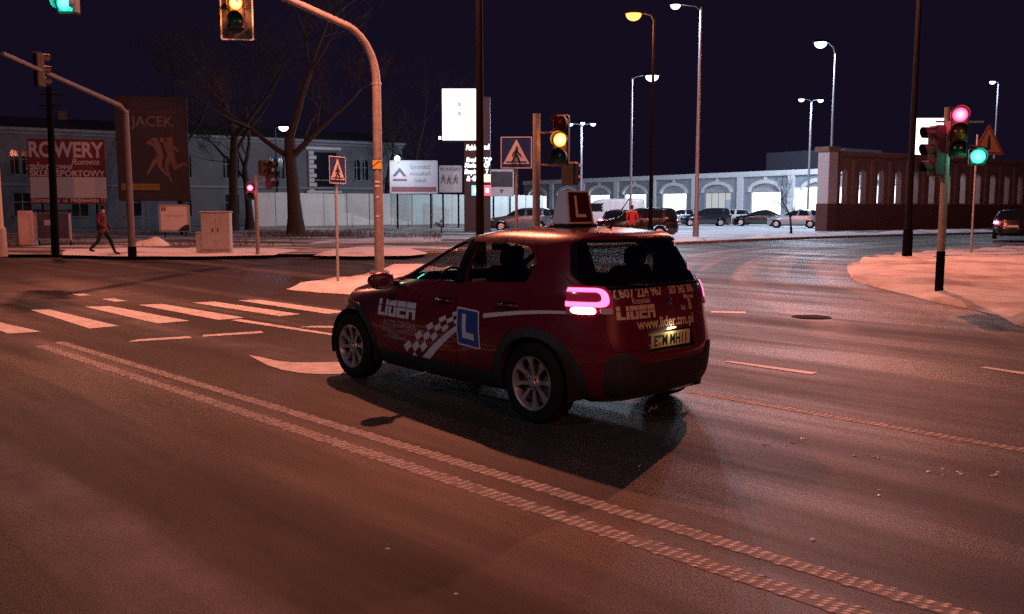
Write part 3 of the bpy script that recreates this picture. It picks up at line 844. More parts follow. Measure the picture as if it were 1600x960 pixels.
an = MB().tube([(-.02, 0, 1.478), (-.04, 0, 1.50)], [.028, .018], 10).tube([(-.035, 0, 1.495), (-.24, 0, 1.735)], [.006, .0035], 6)
an.build('antenna', M_black, car, 50)
car_part('roof_spoiler', boolean(shell_mesh(.007, -.02), rear_prism(zp(round_poly([(-.60, 1.388), (.60, 1.388), (.52, 1.435), (-.52, 1.435)], .02)), -.22), 'INTERSECT'), M_red)
hl = MB().box((-.425, 0, 1.424), (.03, .24, .012)).build('high_brake_light', mat('red plastic', (.2, .004, .01), .2), car)
wp = MB()
wz = [Vector((-.615, -.02 + .42 * k / 6, 1.075 + .012 * k / 6)) for k in range(7)]
wz2 = []
for q in wz:
    hit = skin_bvh.ray_cast(Vector((-3, q.y, q.z)), Vector((1, 0, 0)))[0]; wz2.append(hit + Vector((-.018, 0, 0)))
wp.tube(wz2, .007, 6); wp.build('rear_wiper', M_black, car)
# plate in its recess
MB().box((-.632, 0, .65), (.012, .62, .17)).build('plate_recess', M_clad, car)
pl = MB().box((-.655, 0, PLATE_Z), (.012, .52, .114), ch=.004).build('number_plate', mat('plate yellowed white', (.62, .55, .30), .35), car)
MB().box((-.6615, .245, PLATE_Z), (.004, .028, .10)).build('plate_band', M_blue, pl)
flat_text('ETM MH11', .112, mat('plate black', (.012, .012, .012), .5), pl, (-.6625, -.014, PLATE_Z - .039), (0, -1, 0), (0, 0, 1), bold=.003, sx=.80)
flat_text('PL', .03, M_signwhite, pl, (-.664, .245, PLATE_Z - .04), (0, -1, 0), (0, 0, 1))
MB().box((-.65, 0, PLATE_Z - .064), (.02, .53, .012)).build('plate_holder', M_black, pl)

MB().box((-.668, .0, .737), (.03, .10, .012), ch=.003).build('plate_lamp', mat('plate lamp lens', (.8, .75, .6), .3, emit=(1, .9, .6), es=2.), car)
point_light(car, (-.70, 0, .727), .45, (1., .86, .52), .02)
# ---- lettering that follows the paintwork
M_vinyl = mat('white vinyl', (.55, .53, .56), .4)
M_gold = mat('cream vinyl', (.60, .50, .34), .4)
M_lblue = mat('blue vinyl', (.02, .06, .22), .4)
def drape(me, mode, x0, z0, m, name='lettering', off=.002, parent=car, cut=.04, rot=0.):
    """lay a flat mesh (x right, y up as seen from outside) on the car's side or rear"""
    bm = bmesh.new(); bm.from_mesh(me)
    for _ in range(5):
        le = [e for e in bm.edges if e.calc_length() > cut]
        if not le: break
        bmesh.ops.subdivide_edges(bm, edges=le, cuts=1); bmesh.ops.triangulate(bm, faces=bm.faces)
    cr_, sr_ = math.cos(rot), math.sin(rot)
    for v in bm.verts:
        a, b = v.co.x * cr_ - v.co.y * sr_, v.co.x * sr_ + v.co.y * cr_
        if mode == 'side': o_, d_ = Vector((x0 - a, 2, z0 + b)), Vector((0, -1, 0))
        elif mode == 'right': o_, d_ = Vector((x0 + a, -2, z0 + b)), Vector((0, 1, 0))
        else: o_, d_ = Vector((-3, x0 - a, z0 + b)), Vector((1, 0, 0))
        hit, nn, _, _ = skin_bvh.ray_cast(o_, d_)
        v.co = hit - d_ * off if hit else o_ + d_
    m2 = bpy.data.meshes.new(name); bm.to_mesh(m2); bm.free(); m2.materials.append(m)
    for p in m2.polygons: p.use_smooth = True
    o = bpy.data.objects.new(name, m2); C.objects.link(o); o.parent = parent
    return o
def polys(pl_):
    me_ = bpy.data.meshes.new('p'); v = []; f = []
    for p in pl_:
        f.append(tuple(range(len(v), len(v) + len(p)))); v += [(a, b, 0) for a, b in p]
    me_.from_pydata(v, [], f); me_.update()
    return me_
def rect(x0, y0, x1, y1): return [(x0, y0), (x1, y0), (x1, y1), (x0, y1)]
def school_logo(w, h):
    """block letters cut by a thin horizontal slit and vertical slits, as on the car"""
    g = .018; c = (1 - 0) ; out = []
    q = [(0, .19), (.205, .275), (.295, .505), (.525, .745), (.765, 1.0)]
    s0, s1 = .60, .655                                      # the slit
    L0, L1 = q[0]; out += [rect(L0, 0, L1, .20), rect(L0, .20, .085, s0), rect(L0, s1, .085, 1)]
    I0, I1 = q[1]; out += [rect(I0, 0, I1, s0), rect(I0, s1, I1, 1)]
    D0, D1 = q[2]; out += [rect(D0, s1, D1, 1), rect(D0, 0, D0 + .075, s0), rect(D1 - .075, 0, D1, s0), rect(D0 + .075, 0, D1 - .075, .2)]
    E0, E1 = q[3]; out += [rect(E0, s1, E1, 1), rect(E0, 0, E0 + .075, s0), rect(E0 + .075, .42, E1, s0), rect(E0 + .075, 0, E1, .2)]
    R0, R1 = q[4]; out += [rect(R0, s1, R1, 1), rect(R0, 0, R0 + .075, s0), rect(R1 - .075, 0, R1, s0), rect(R0 + .075, .42, R1 - .075, s0)]
    return polys([[(a * w + b * h * .05, b * h) for a, b in p] for p in out])
drape(school_logo(.60, .150), 'side', 2.06, .672, M_vinyl, 'school_logo')
drape(school_logo(.60, .150), 'right', 1.46, .672, M_vinyl, 'school_logo')
M_fade = mat('faded vinyl', (.34, .25, .28), .5)
drape(text_mesh('AUTO-SZKOŁA', .075, .001), 'side', 1.965, .588, M_fade)
drape(text_mesh('PRAWO JAZDY KAT. B', .050, .0005), 'side', 1.965, .525, M_fade)
drape(text_mesh('ul. Warszawska 5', .050, .0005), 'side', 1.965, .470, M_fade)
# chequered band sweeping up to the L board and the plain stripe under it
def band(t, v):      # t along 0..1 from the sill to the L board, v across 0..1
    p0, p1, p2 = Vector((1.60, .345)), Vector((1.22, .64)), Vector((.84, .765))
    p = p0.lerp(p1, t).lerp(p1.lerp(p2, t), t); tg_ = (p1 - p0).lerp(p2 - p1, t).normalized(); nrm = Vector((tg_.y, -tg_.x))
    w_ = .20 * (1 - .55 * t)
    q = p + nrm * (.5 - v) * w_; return (1.6 - q.x, q.y - .345)
chk = []
nt_ = 9
for i in range(nt_):
    for j in range(3):
        if (i + j) % 2 == 0:
            chk.append([band(i / nt_, j / 3), band((i + .5) / nt_, j / 3), band((i + 1) / nt_, j / 3), band((i + 1) / nt_, (j + 1) / 3), band((i + .5) / nt_, (j + 1) / 3), band(i / nt_, (j + 1) / 3)])
drape(polys(chk), 'side', 1.6, .345, M_vinyl, 'chequered_band')
drape(polys([[band(i / 12, 1.18) for i in range(13)] + [band(i / 12, 1.60) for i in range(12, -1, -1)]]), 'side', 1.6, .345, M_vinyl, 'stripe')
tail_ = [(.60 + .9 * 0, .0)]
def strip2(t): return (1.0 * t, .035 + .09 * math.sin(t * PI * .55))
top_ = [strip2(i / 14) for i in range(15)]
drape(polys([[(a, b + .018 * (1 - a * .5)) for a, b in top_] + [(a, b - .018 * (1 - a * .5)) for a, b in top_[::-1]]]), 'side', .55, .755, M_vinyl, 'stripe')
LQ = [(0, 0), (.30, -.015), (.275, .30), (-.01, .315)]
o_ = drape(polys([round_poly([(a * 1.0, b) for a, b in LQ], .02)]), 'side', .875, .525, M_vinyl, 'learner_badge', .003)
drape(polys([round_poly(grow(LQ, -.014), .02)]), 'side', .875, .525, M_lblue, 'badge_face', .005, o_)
drape(polys([[(.075, .062), (.225, .052), (.222, .105), (.125, .112), (.118, .262), (.068, .264)]]), 'side', .875, .525, M_vinyl, 'badge_letter', .007, o_)
# rear lettering
drape(text_mesh('✆', .09, .001), 'rear', .565, .990, M_gold)
drape(text_mesh('607 224 967', .098, .0028, sx=.92), 'rear', .495, .992, M_gold)
drape(text_mesh('Krzysiek', .056, .001), 'rear', .40, .945, M_gold)
drape(text_mesh('507 365 306', .082, .0024, sx=.78), 'rear', -.045, .992, M_gold)
drape(text_mesh('Marek', .052, .001), 'rear', -.21, .945, M_gold)
drape(school_logo(.37, .098), 'rear', .545, .832, M_gold, 'school_logo')
drape(text_mesh('kat.', .06, .001, sx=.8), 'rear', -.15, .862, M_gold)
drape(text_mesh('B', .11, .003, sx=.7), 'rear', -.25, .862, M_gold)
drape(text_mesh('www.lider.tm.pl', .108, .0022, sx=.98), 'rear', .385, .755, M_gold)
# maker's badge: two stacked chevrons
chv = MB()
for z in (.955, .920):
    chv.tube([(-.636, .055, z - .018), (-.640, 0, z + .024), (-.636, -.055, z - .018)], .008, 6)
chv.build('maker_badge', mat('chrome', (.75, .75, .76), .08, 1.), car, 40)
# roof sign: a tent of two boards with white end panels
SG = bpy.data.objects.new('roof_sign', None); C.objects.link(SG); SG.parent = car; SG.location = (.32, .06, 1.493); SG.rotation_euler = (0, 0, R(0)); SG.empty_display_size = .1
M_board = mat('roof sign cream plastic', (.66, .60, .46), .4, var=.06)
M_bface = mat('roof sign dark red face', (.055, .005, .006), .35)
M_wside = mat('roof sign white side', (.66, .68, .74), .4, var=.06)
ww, hh, dd = .158, .305, .095
tent = MB()
tent._add([(-dd, -ww, .03), (-dd, ww, .03), (dd, ww, .03), (dd, -ww, .03), (-.045, -ww * .86, hh), (-.045, ww * .86, hh), (.045, ww * .86, hh), (.045, -ww * .86, hh)],
          [(0, 1, 5, 4), (2, 3, 7, 6), (4, 5, 6, 7), (3, 2, 1, 0)])
tent.build('sign_board', M_board, SG)
for s_ in (1, -1):
    MB()._add([(-dd, s_ * (ww - .001), .03), (dd, s_ * (ww - .001), .03), (.045, s_ * (ww * .86 - .001), hh), (-.045, s_ * (ww * .86 - .001), hh)], [(0, 1, 2, 3)]).build('sign_end', M_wside, SG)
def on_board(sx, a, b, lift=.003):     # a across, b 0..1 up the board
    z = .03 + (hh - .03) * b; x = dd + (.045 - dd) * b; return (sx * (x + lift), -a * (1 - .14 * b) if sx < 0 else a * (1 - .14 * b), z)
for sx in (-1, 1):
    fa = .136
    MB()._add([on_board(sx, a, b) for a, b in ((-fa, .06), (fa, .06), (fa, .95), (-fa, .95))], [(0, 1, 2, 3)]).build('sign_face', M_bface, SG)
    k = -1 if sx < 0 else 1
    Lp = [(.062, .84), (.062, .20), (-.066, .20), (-.066, .29), (.032, .29), (.032, .84)]
    MB()._add([on_board(sx, a * k, b, .006) for a, b in Lp], [(0, 1, 2, 3, 4, 5)]).build('sign_letter', mat('sign cream letter', (.68, .62, .42), .4), SG)
MB().box((0, 0, .012), (.24, .36, .04), ch=.015).build('sign_base', M_black, SG)
# ------------------------------------------------------------------ street lamps
M_ledlens = emit_mat('white lamp lens', (.86, .93, 1.0), 5.)
M_sodlens = emit_mat('sodium lamp lens', (1.0, .40, .11), 2.5)
M_sodlow = emit_mat('sodium lamp lens low', (1.0, .50, .16), 2.4)
def lamp_head(root, tip, dirv, kind, power, scale=1., spot=None, name='lamp_head'):
    """cobra head at the end of an arm: tapered housing over an oversized lens"""
    d = Vector(dirv); d.z = 0; d.normalize(); n = Vector((-d.y, d.x, 0)); s_ = scale; tip = Vector(tip)
    def P(a, b, c): return tip + d * a * s_ + n * b * s_ + Vector((0, 0, c * s_))
    hb = MB(); rows = [(-.10, .05, .06, -.02), (.05, .10, .09, -.05), (.35, .17, .11, -.06), (.62, .15, .09, -.05), (.72, .08, .05, -.02)]
    vs_ = []
    for a, w, t, b in rows: vs_ += [P(a, -w, b), P(a, -w * .8, t * .7), P(a, 0, t), P(a, w * .8, t * .7), P(a, w, b)]
    fs_ = [(i * 5 + j, (i + 1) * 5 + j, (i + 1) * 5 + j + 1, i * 5 + j + 1) for i in range(4) for j in range(4)] + [(i * 5 + 4, (i + 1) * 5 + 4, (i + 1) * 5, i * 5) for i in range(4)] + [(0, 1, 2, 3, 4), (20, 24, 23, 22, 21)]
    h = hb._add(vs_, fs_).build(name, M_darkpole, root, 50)
    lens = MB().grid(lambda u, v: tuple(P(.36 + .30 * math.cos(2 * PI * u) * math.sin(v * PI / 2), .25 * math.sin(2 * PI * u) * math.sin(v * PI / 2), -.045 - .26 * math.cos(v * PI / 2))), 16, 5)  # bowl made larger than a real lens, its shape standing in for bloom
    lens.build('lens', M_ledlens if kind == 'led' else (M_sodlens if kind == 'sodium' else M_sodlow), h, 80)
    point_light(root, tuple(P(.36, 0, -.50)), power, LEDW if kind == 'led' else SODIUM, .10, spot, (0, 0, -1) if spot else None)
    return h
def street_lamp(label, base, top_z, heads, kind, power, r=.08, m=None, group=None, scale=1., arm_len=1.2, spot=None, name='street_lamp', rise=.15):
    root = thing(name, label, 'street lamp', base, 0, group); m = m or M_galv
    m = mat('dull parking pole', (.22, .22, .25), .6, .3, var=.2) if m is M_galv else m
    H = top_z - base[2]
    MB().tube([(0, 0, 0), (0, 0, .9)], [r * 1.55, r * 1.5], 12).tube([(0, 0, .88), (0, 0, .96), (0, 0, H * .6), (0, 0, H)], [r * 1.5, r * 1.05, r * .8, r * .55], 12).build('pole', m, root, 50)
    MB().box((0, -r * 1.5, .55), (.10, .02, .28), ch=.004).build('service_door', m, root)
    for a in heads:                                   # azimuth of each arm
        d = Vector((math.cos(R(a)), math.sin(R(a)), 0))
        tip = Vector((0, 0, H)) + d * arm_len + Vector((0, 0, rise))
        MB().tube([(0, 0, H - .12), d * arm_len * .25 + Vector((0, 0, H + rise * .5)), tip], [r * .55, r * .5, r * .42], 8).build('arm', M_darkpole, root, 60)
        lamp_head(root, tip, d, kind, power, scale, spot)
    return root
def lamp_at(px, py_lamp, Y, z0):      # base below a lamp whose pole stands at column px
    p = at(px, py_lamp, Y); return Vector((p.x, p.y, z0)), p.z

# sodium lamps of the junction
_b, _z = Vector((at(750, 300, 18.2).x, 18.2, .10)), 8.9
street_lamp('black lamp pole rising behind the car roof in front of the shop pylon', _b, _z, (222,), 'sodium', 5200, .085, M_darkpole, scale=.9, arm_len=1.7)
_b, _z = lamp_at(1022, 25, 33, 0.); _p = at(1003, 25, 33)
street_lamp('black lamp pole behind the rear window with a glowing orange lamp', Vector((_b.x, 33, .0)), _z - .05, (184,), 'sodium', 1800, .075, M_darkpole, arm_len=.40, scale=.95)
_b = gnd(1417, 401, .10)
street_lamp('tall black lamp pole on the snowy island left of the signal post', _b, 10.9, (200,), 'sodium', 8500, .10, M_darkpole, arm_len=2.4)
_b = gnd(1, 401, .115)
street_lamp('thick pale lamp pole at the left edge of the road', _b, 9.6, (62,), 'sodium', 2600, .135, mat('pale concrete pole', (.34, .29, .22), .8, var=.2, vscale=3), arm_len=1.6)
# unseen lamps added behind the photographer as fill for the car's near side
street_lamp('unseen fill lamp on a black pole beside the road behind the photographer', Vector((9.5, -9.5, 0)), 9.0, (170,), 'sodium', 2800, .085, M_darkpole, arm_len=1.8)
street_lamp('unseen fill lamp on a black pole across the road behind the photographer', Vector((-11, -3, 0)), 9.0, (20,), 'led', 1000, .085, M_darkpole, arm_len=1.8)
# white lamps of the parking lot
LG = 'white lamps of the parking lot'
_b = gnd(1087, 374, .12); _z = at(1091, 12, _b.y).z
street_lamp('tall grey parking lamp pole with one white lamp, nearest the kerb', _b, _z, (180,), 'led', 1700, .10, M_galv, LG, .8, .95)
_b, _z = lamp_at(988, 122, 58, .12)
street_lamp('grey parking lamp pole with one bright white lamp beside the white van', _b, _z, (-10,), 'led', 4200, .085, M_galv, LG, 1.35, .75)
_b, _z = lamp_at(1305, 82, 70, .12)
street_lamp('grey parking lamp pole rising behind the end of the slotted wall', _b, _z, (190,), 'led', 4200, .10, M_galv, LG, 1.6, .65, rise=.75)
_b, _z = lamp_at(1268, 158, 74, .12)
street_lamp('parking lamp pole with twin white lamps above the silver hatchback', _b, _z, (190, 20), 'led', 2200, .10, M_galv, LG, .8, .6)
_b, _z = lamp_at(909, 196, 78, .12)
street_lamp('parking lamp pole with three white lamps left of the white van', _b, _z, (180, 0, -90), 'led', 1600, .10, M_galv, LG, .75, .7)
_b, _z = lamp_at(1560, 130, 84, .0)
street_lamp('white lamp on a grey pole behind the slotted wall at far right', _b, _z, (190,), 'led', 1700, .10, M_galv, LG, .9, .3)
_b, _z = lamp_at(430, 201, 71, .115)
street_lamp('white yard lamp shining between the bare trees above the hoarding', _b, _z, (-20,), 'led', 450, .07, M_darkpole, None, 1.3, .3)

# ------------------------------------------------------------------ traffic signals
SIG = {'red': ((1., .07, .15), 14.), 'amber': ((1., .24, .04), 22.), 'green': ((.05, 1., .66), 9.)}
M_off = {'red': mat('unlit red lens', (.10, .006, .006), .2), 'amber': mat('unlit amber lens', (.12, .06, .006), .2), 'green': mat('unlit green lens', (.004, .06, .03), .2)}
def lit_lens(colr):
    '''lamp cluster behind a coloured lens: hottest in the middle'''
    nm = 'lit %s lens' % colr
    if nm in MATS: return MATS[nm]
    m = emit_mat(nm, *SIG[colr]); nt = m.node_tree; e = [n for n in nt.nodes if n.type == 'EMISSION'][0]; L = nt.links.new
    tc = nt.nodes.new('ShaderNodeTexCoord'); mp = nt.nodes.new('ShaderNodeMapping'); mp.inputs['Scale'].default_value = (1, 0, 1); L(tc.outputs['Object'], mp.inputs[0])
    ln = nt.nodes.new('ShaderNodeVectorMath'); ln.operation = 'LENGTH'; L(mp.outputs[0], ln.inputs[0])
    r = nt.nodes.new('ShaderNodeMapRange'); r.inputs[1].default_value = .02; r.inputs[2].default_value = .13; r.inputs[3].default_value = SIG[colr][1]; r.inputs[4].default_value = 1.1; L(ln.outputs['Value'], r.inputs[0]); L(r.outputs[0], e.inputs[1])
    return m
def signal_head(parent, c, yaw, lit=None, order=('red', 'amber', 'green'), pitch=.31, rad=.105, board=False, power=25.):
    """stack of lamp boxes with visors; yaw is where the lenses look (0 = towards the camera, -y); returns the head"""
    h = bpy.data.objects.new('signal_head', None); C.objects.link(h); h.parent = parent; h.location = c; h.rotation_euler = (0, 0, yaw); h.empty_display_size = .1
    n = len(order); H = pitch * n
    bx = MB()
    bx.box((0, .06, 0), (.30, .20, H), ch=.03).build('housing', M_blackm, h)
    for k, colr in enumerate(order):
        z = H / 2 - pitch * (k + .5)
        on = colr == lit
        em = lit_lens(colr) if on else M_off[colr]
        MB().lathe([(.001, -.075), (rad * .6, -.068), (rad, -.045)], 24, 'y').build('lens', em, h, 60, (0, 0, z))
        vz = MB().grid(lambda u, v: ((rad + .02) * math.cos(R(-35 + 250 * u)), -.04 - .20 * v * (1 - .35 * abs(2 * u - 1) ** 2), z + (rad + .02) * math.sin(R(-35 + 250 * u))), 16, 1)
        vz.build('visor', M_blackm, h, 60)
        if on: point_light(h, (0, -.30, z), power, SIG[colr][0], .09)
    if board:
        MB().box((0, .03, 0), (.62, .012, H + .38), ch=.003).build('backboard', M_blackm, h)
        bw, bh = .31, (H + .38) / 2
        fr = MB()
        for (a, b, c_, d_) in ((-bw, 0, .028, 2 * bh), (bw, 0, .028, 2 * bh), (0, bh, 2 * bw - .028, .028), (0, -bh, 2 * bw - .028, .028)): fr.box((a, .022, b), (c_, .008, d_))
        fr.build('backboard_edge', mat('worn white edge', (.45, .42, .38), .5), h)
    return h
# mast with a curved arm over the road, amber shown
mb_ = gnd(593, 427, .12); mast = thing('signal_mast', 'grey traffic signal mast with long curved arm and amber light, behind the car bonnet', 'signal mast', mb_)
ad_ = Vector((-2.0, -4.0, 0)).normalized()
z1 = at(587, 130, mb_.y).z - .12
arc = [Vector((0, 0, z1))] + [ad_ * (1.25 * (1 - math.cos(R(a)))) + Vector((0, 0, z1 + 1.12 * math.sin(R(a)))) for a in (10, 22, 34, 46, 58, 70, 80)]
armend = arc[-1] + ad_ * 8.2 + Vector((0, 0, .75))
MB().tube([(0, 0, 0), (0, 0, z1 * .5), (0, 0, z1)], [.115, .108, .10], 16).build('pole', M_grey, mast, 60)
MB().tube(arc + [arc[-1].lerp(armend, .5), armend], [.097, .095, .092, .09, .087, .085, .082, .08, .065, .05], 14).build('arm', M_grey, mast, 60)
MB().cyl((0, 0, z1 - .05), (0, 0, z1 + .02), .112, n=16).build('joint_collar', M_galv, mast)
MB().box((0, 0, .03), (.42, .42, .06), ch=.01).build('base_plate', M_grey, mast)
MB().box((0, -.118, 2.55), (.20, .012, .20)).build('sticker', M_yellow, mast)
MB().tube([(-.10, -.125, 2.50), (.04, -.125, 2.62), (.09, -.125, 2.60)], .012, 4).build('sticker_mark', M_black, mast)
for zz, ww_ in ((2.15, .10), (2.05, .10), (1.35, .07), (1.8, .06)): MB().box((0, -.116, zz), (ww_, .006, .04)).build('sticker', M_signwhite, mast)
sgp = at(369, 6, 18.6) - mb_
signal_head(mast, sgp, 0.12, 'amber', board=True, power=60, pitch=.34, rad=.14)
MB().tube([arc[-1].lerp(armend, .45), Vector(sgp) + Vector((0, .16, 0))], .03, 8).build('bracket', M_grey, mast)
sg2 = at(100, -66, 14.9) - mb_
sg2.z = at(104, 2, 14.9).z - mb_.z + .31
signal_head(mast, sg2, -.1, 'green', board=False, power=60, pitch=.34, rad=.14)
MB().tube([armend - ad_ * .1, Vector(sg2) + Vector((0, .14, 0))], .03, 8).build('bracket', M_grey, mast)
M_dim = mat('dimmed grey steel', (.10, .095, .10), .7, var=.25)  # darker copy of the grey steel: this mast's dim lighting put into the colour
# second mast across the junction, its arm reaching over the road towards us
m2b = gnd(207, 403, .115); mast2 = thing('signal_mast', 'dim grey signal mast at left with a straight arm and unlit signal seen from behind', 'signal mast', m2b)
zt = at(200, 172, m2b.y).z - .115; e2 = at(4, 84, 23.2) - m2b
MB().tube([(0, 0, 0), (0, 0, zt)], [.11, .085], 14).build('pole', M_dim, mast2, 60)
MB().cyl((0, 0, 0), (0, 0, .35), .13, n=14).build('pole_foot', M_darkpole, mast2)
MB().tube([(0, 0, zt - .1), Vector((0, 0, zt)) .lerp(e2, .06) + Vector((0, 0, .05)), e2], [.08, .08, .055], 12).build('arm', M_dim, mast2, 60)
hp = Vector((0, 0, zt)).lerp(e2, .72)
signal_head(mast2, hp + Vector((-.05, .06, .05)), PI * .75)
# post with red signal, small and far, and its side heads
p3 = gnd(403, 403, .02); post3 = thing('signal_post', 'thin signal post left of the big tree showing a red light', 'signal post', p3)
MB().tube([(0, 0, 0), (0, 0, 2.75)], [.065, .06], 12).build('pole', M_grey, post3, 60)
signal_head(post3, at(391, 300, p3.y - .05) - p3, .25, 'red', ('red', 'green'), .26, .09, power=12)
signal_head(post3, (.50, .1, 2.72), 1.35)
signal_head(post3, (.34, -.12, 2.95), 1.2, None, ('red', 'green'), .26, .09)
MB().tube([(-.28, 0, 2.45), (.48, 0, 2.60)], .025, 8).build('bracket', M_grey, post3)
# signal post behind the car roof with amber light
Y4 = 17.0
p4 = Vector((at(838, 330, Y4).x, Y4, .11)); post4 = thing('signal_post', 'grey signal post behind the car roof with an amber light on its right', 'signal post', p4)
MB().tube([(0, 0, 0), (0, 0, at(838, 178, Y4).z - .11)], [.075, .068], 12).build('pole', M_grey, post4, 60)
signal_head(post4, at(876, 219, Y4) - p4, -.28, 'amber', power=14, rad=.13)
for zz in (2.35, 2.95): MB().tube([(0, 0, zz), (.46, .03, zz)], .02, 8).build('bracket', M_grey, post4)
signal_head(post4, at(893, 262, Y4 + .5) - p4 + Vector((0, 0, -.12)), 2.6, None, ('red', 'green'), .22, .08)
# signal post on the right-hand island: red with a green filter arrow
p5 = gnd(1467, 455, .10); post5 = thing('signal_post', 'signal post on the snowy island showing red with a green arrow', 'signal post', p5)
zt5 = at(1478, 168, p5.y).z - .10
MB().tube([(0, 0, 0), (0, 0, 1.2), (0, 0, zt5)], [.075, .072, .066], 14).build('pole', mat('orange lit grey steel', (.20, .18, .16), .6, var=.3, vscale=5), post5, 60)
MB().tube([(0, 0, 0), (0, 0, .75)], [.079, .078], 14).build('pole_foot', M_darkpole, post5, 60)
h5 = at(1500, 180, p5.y - .1) - p5 - Vector((0, 0, .31))
signal_head(post5, h5, -.38, 'red', power=16, rad=.135)
signal_head(post5, at(1528, 245, p5.y - .1) - p5, -.38, 'green', ('green',), .32, .125, power=14)
signal_head(post5, at(1458, 236, p5.y) - p5 - Vector((0, 0, .0)), -1.45)
for zz in (h5.z + .2, h5.z - .25): MB().tube([(-.22, 0, zz), (.66, .0, zz)], .02, 8).build('bracket', M_grey, post5)
# ------------------------------------------------------------------ road signs
def walker(mb, c, s_, y):       # pedestrian pictogram strokes in the xz plane
    P = lambda a, b: (c[0] + a * s_, y, c[1] + b * s_)
    mb.lathe([(.001, -.004), (.055 * s_, -.004), (.055 * s_, .004), (.001, .004)], 12, 'y', (c[0] + .02 * s_, y, c[1] + .33 * s_))
    for pts, r in (([(.0, .26), (-.02, .02)], .055), ([(-.02, .02), (.10, -.14), (.13, -.34)], .042), ([(-.02, .02), (-.10, -.16), (-.22, -.32)], .042), ([(.0, .24), (.12, .08), (.19, .02)], .03), ([(.0, .24), (-.12, .10), (-.17, -.02)], .03)):
        for (a, b), (c_, d_) in zip(pts, pts[1:]): mb.cyl(P(a, b), P(c_, d_), r * s_, n=6)
def crossing_sign(label, base, zc, size, yaw, pole_r=.03, pole_m=None):
    t = thing('crossing_sign', label, 'road sign', base, yaw)
    MB().tube([(0, 0, 0), (0, 0, zc + size * .5)], pole_r, 10).build('pole', pole_m or M_galv, t, 60)
    MB().box((0, -pole_r - .012, zc), (size, .016, size), ch=.004).build('plate', M_blue, t)
    yb = -pole_r - .022
    ed = MB(); s_ = size * .485
    for a, b, c_, d_ in ((-s_, 0, .018, size * .98), (s_, 0, .018, size * .98), (0, s_, size * .94, .018), (0, -s_, size * .94, .018)): ed.box((a, yb, b + zc), (c_, .004, d_))
    ed.build('plate_edge', M_signwhite, t)
    MB().prism([(-size * .42, zc - size * .36), (size * .42, zc - size * .36), (0, zc + size * .42)], .004, 'xz', yb - .003).build('triangle', M_signwhite, t)
    wk = MB(); walker(wk, (0, zc - size * .08), size * .72, yb - .006); wk.build('pictogram', M_black, t)
    wl = MB(); wl.box((0, yb - .005, zc - size * .29), (size * .66, .004, size * .03)); wl.build('crossing_bar', M_black, t)
    return t
b_ = gnd(528, 441, .11)
crossing_sign('small pedestrian crossing sign on a pale thin pole on the snowy island', b_, at(527, 266, b_.y).z - .11, .56, R(64), .03, mat('pale pole', (.42, .40, .38), .5, var=.15))
Y6 = 18.0; b_ = Vector((at(807, 300, Y6).x, Y6, .11))
crossing_sign('blue pedestrian crossing sign standing above the car roof', b_, at(808, 239, Y6).z - .11, .62, R(-4), .03)
b_ = gnd(1517, 397, .05)
ts = thing('warning_sign', 'dim triangular warning sign on a thin pole behind the red signal', 'road sign', b_, R(8))
zc = at(1533, 222, b_.y).z - .1
MB().tube([(.0, 0, 0), (0, 0, zc + .3)], .035, 8).build('pole', M_galv, ts, 60)
tri = lambda k, dz=0: [(.40 - .62 * k, zc - .36 * k - .04), (.40 + .62 * k, zc - .36 * k - .04), (.40, zc + .72 * k - .04)]
MB().prism(round_poly(tri(1.), .08), .02, 'xz', -.06).build('plate', mat('sign red border', (.10, .022, .018), .5), ts)
MB().prism(round_poly(tri(.74), .05), .006, 'xz', -.068).build('sign_face', mat('sign yellow face', (.13, .10, .05), .5), ts)
MB().prism([(.33, zc - .2), (.47, zc - .2), (.43, zc + .28), (.37, zc + .28)], .006, 'xz', -.076).build('pictogram', M_black, ts)
MB().box((.20, 0, zc - .2), (.44, .03, .03)).build('bracket', M_galv, ts)
# ------------------------------------------------------------------ old two-storey building on the left
M_plas = mat('grey plaster', (.13, .14, .155), .9, var=.18, vscale=.6, bump=.3, bscale=8)
M_trim = mat('pale plaster trim', (.20, .215, .235), .85, var=.12, vscale=2)
M_roof = mat('dark roof sheet', (.035, .033, .04), .6, var=.3)
M_pane = mat('dark window glass', (.01, .012, .016), .08, spec=.8)
M_wframe = mat('window frame paint', (.30, .30, .32), .6)
A0, A1 = Vector((-48.5, 66.6, 0)), Vector((-10.9, 90.0, 0))
ang = math.atan2(A1.y - A0.y, A1.x - A0.x); LEN = (A1 - A0).length
bld = thing('town_house', 'long grey two-storey old building with paired arched windows behind the billboards', 'building', (A0.x, A0.y, .115), ang)
HB = 7.95
def arch_pts(cx, z0, w, h, k=8):     # arched opening outline
    r = w / 2
    return [(cx - r, z0), (cx + r, z0), (cx + r, z0 + h - r)] + [(cx + r * math.cos(PI * i / k), z0 + h - r + r * math.sin(PI * i / k)) for i in range(1, k)] + [(cx - r, z0 + h - r)]
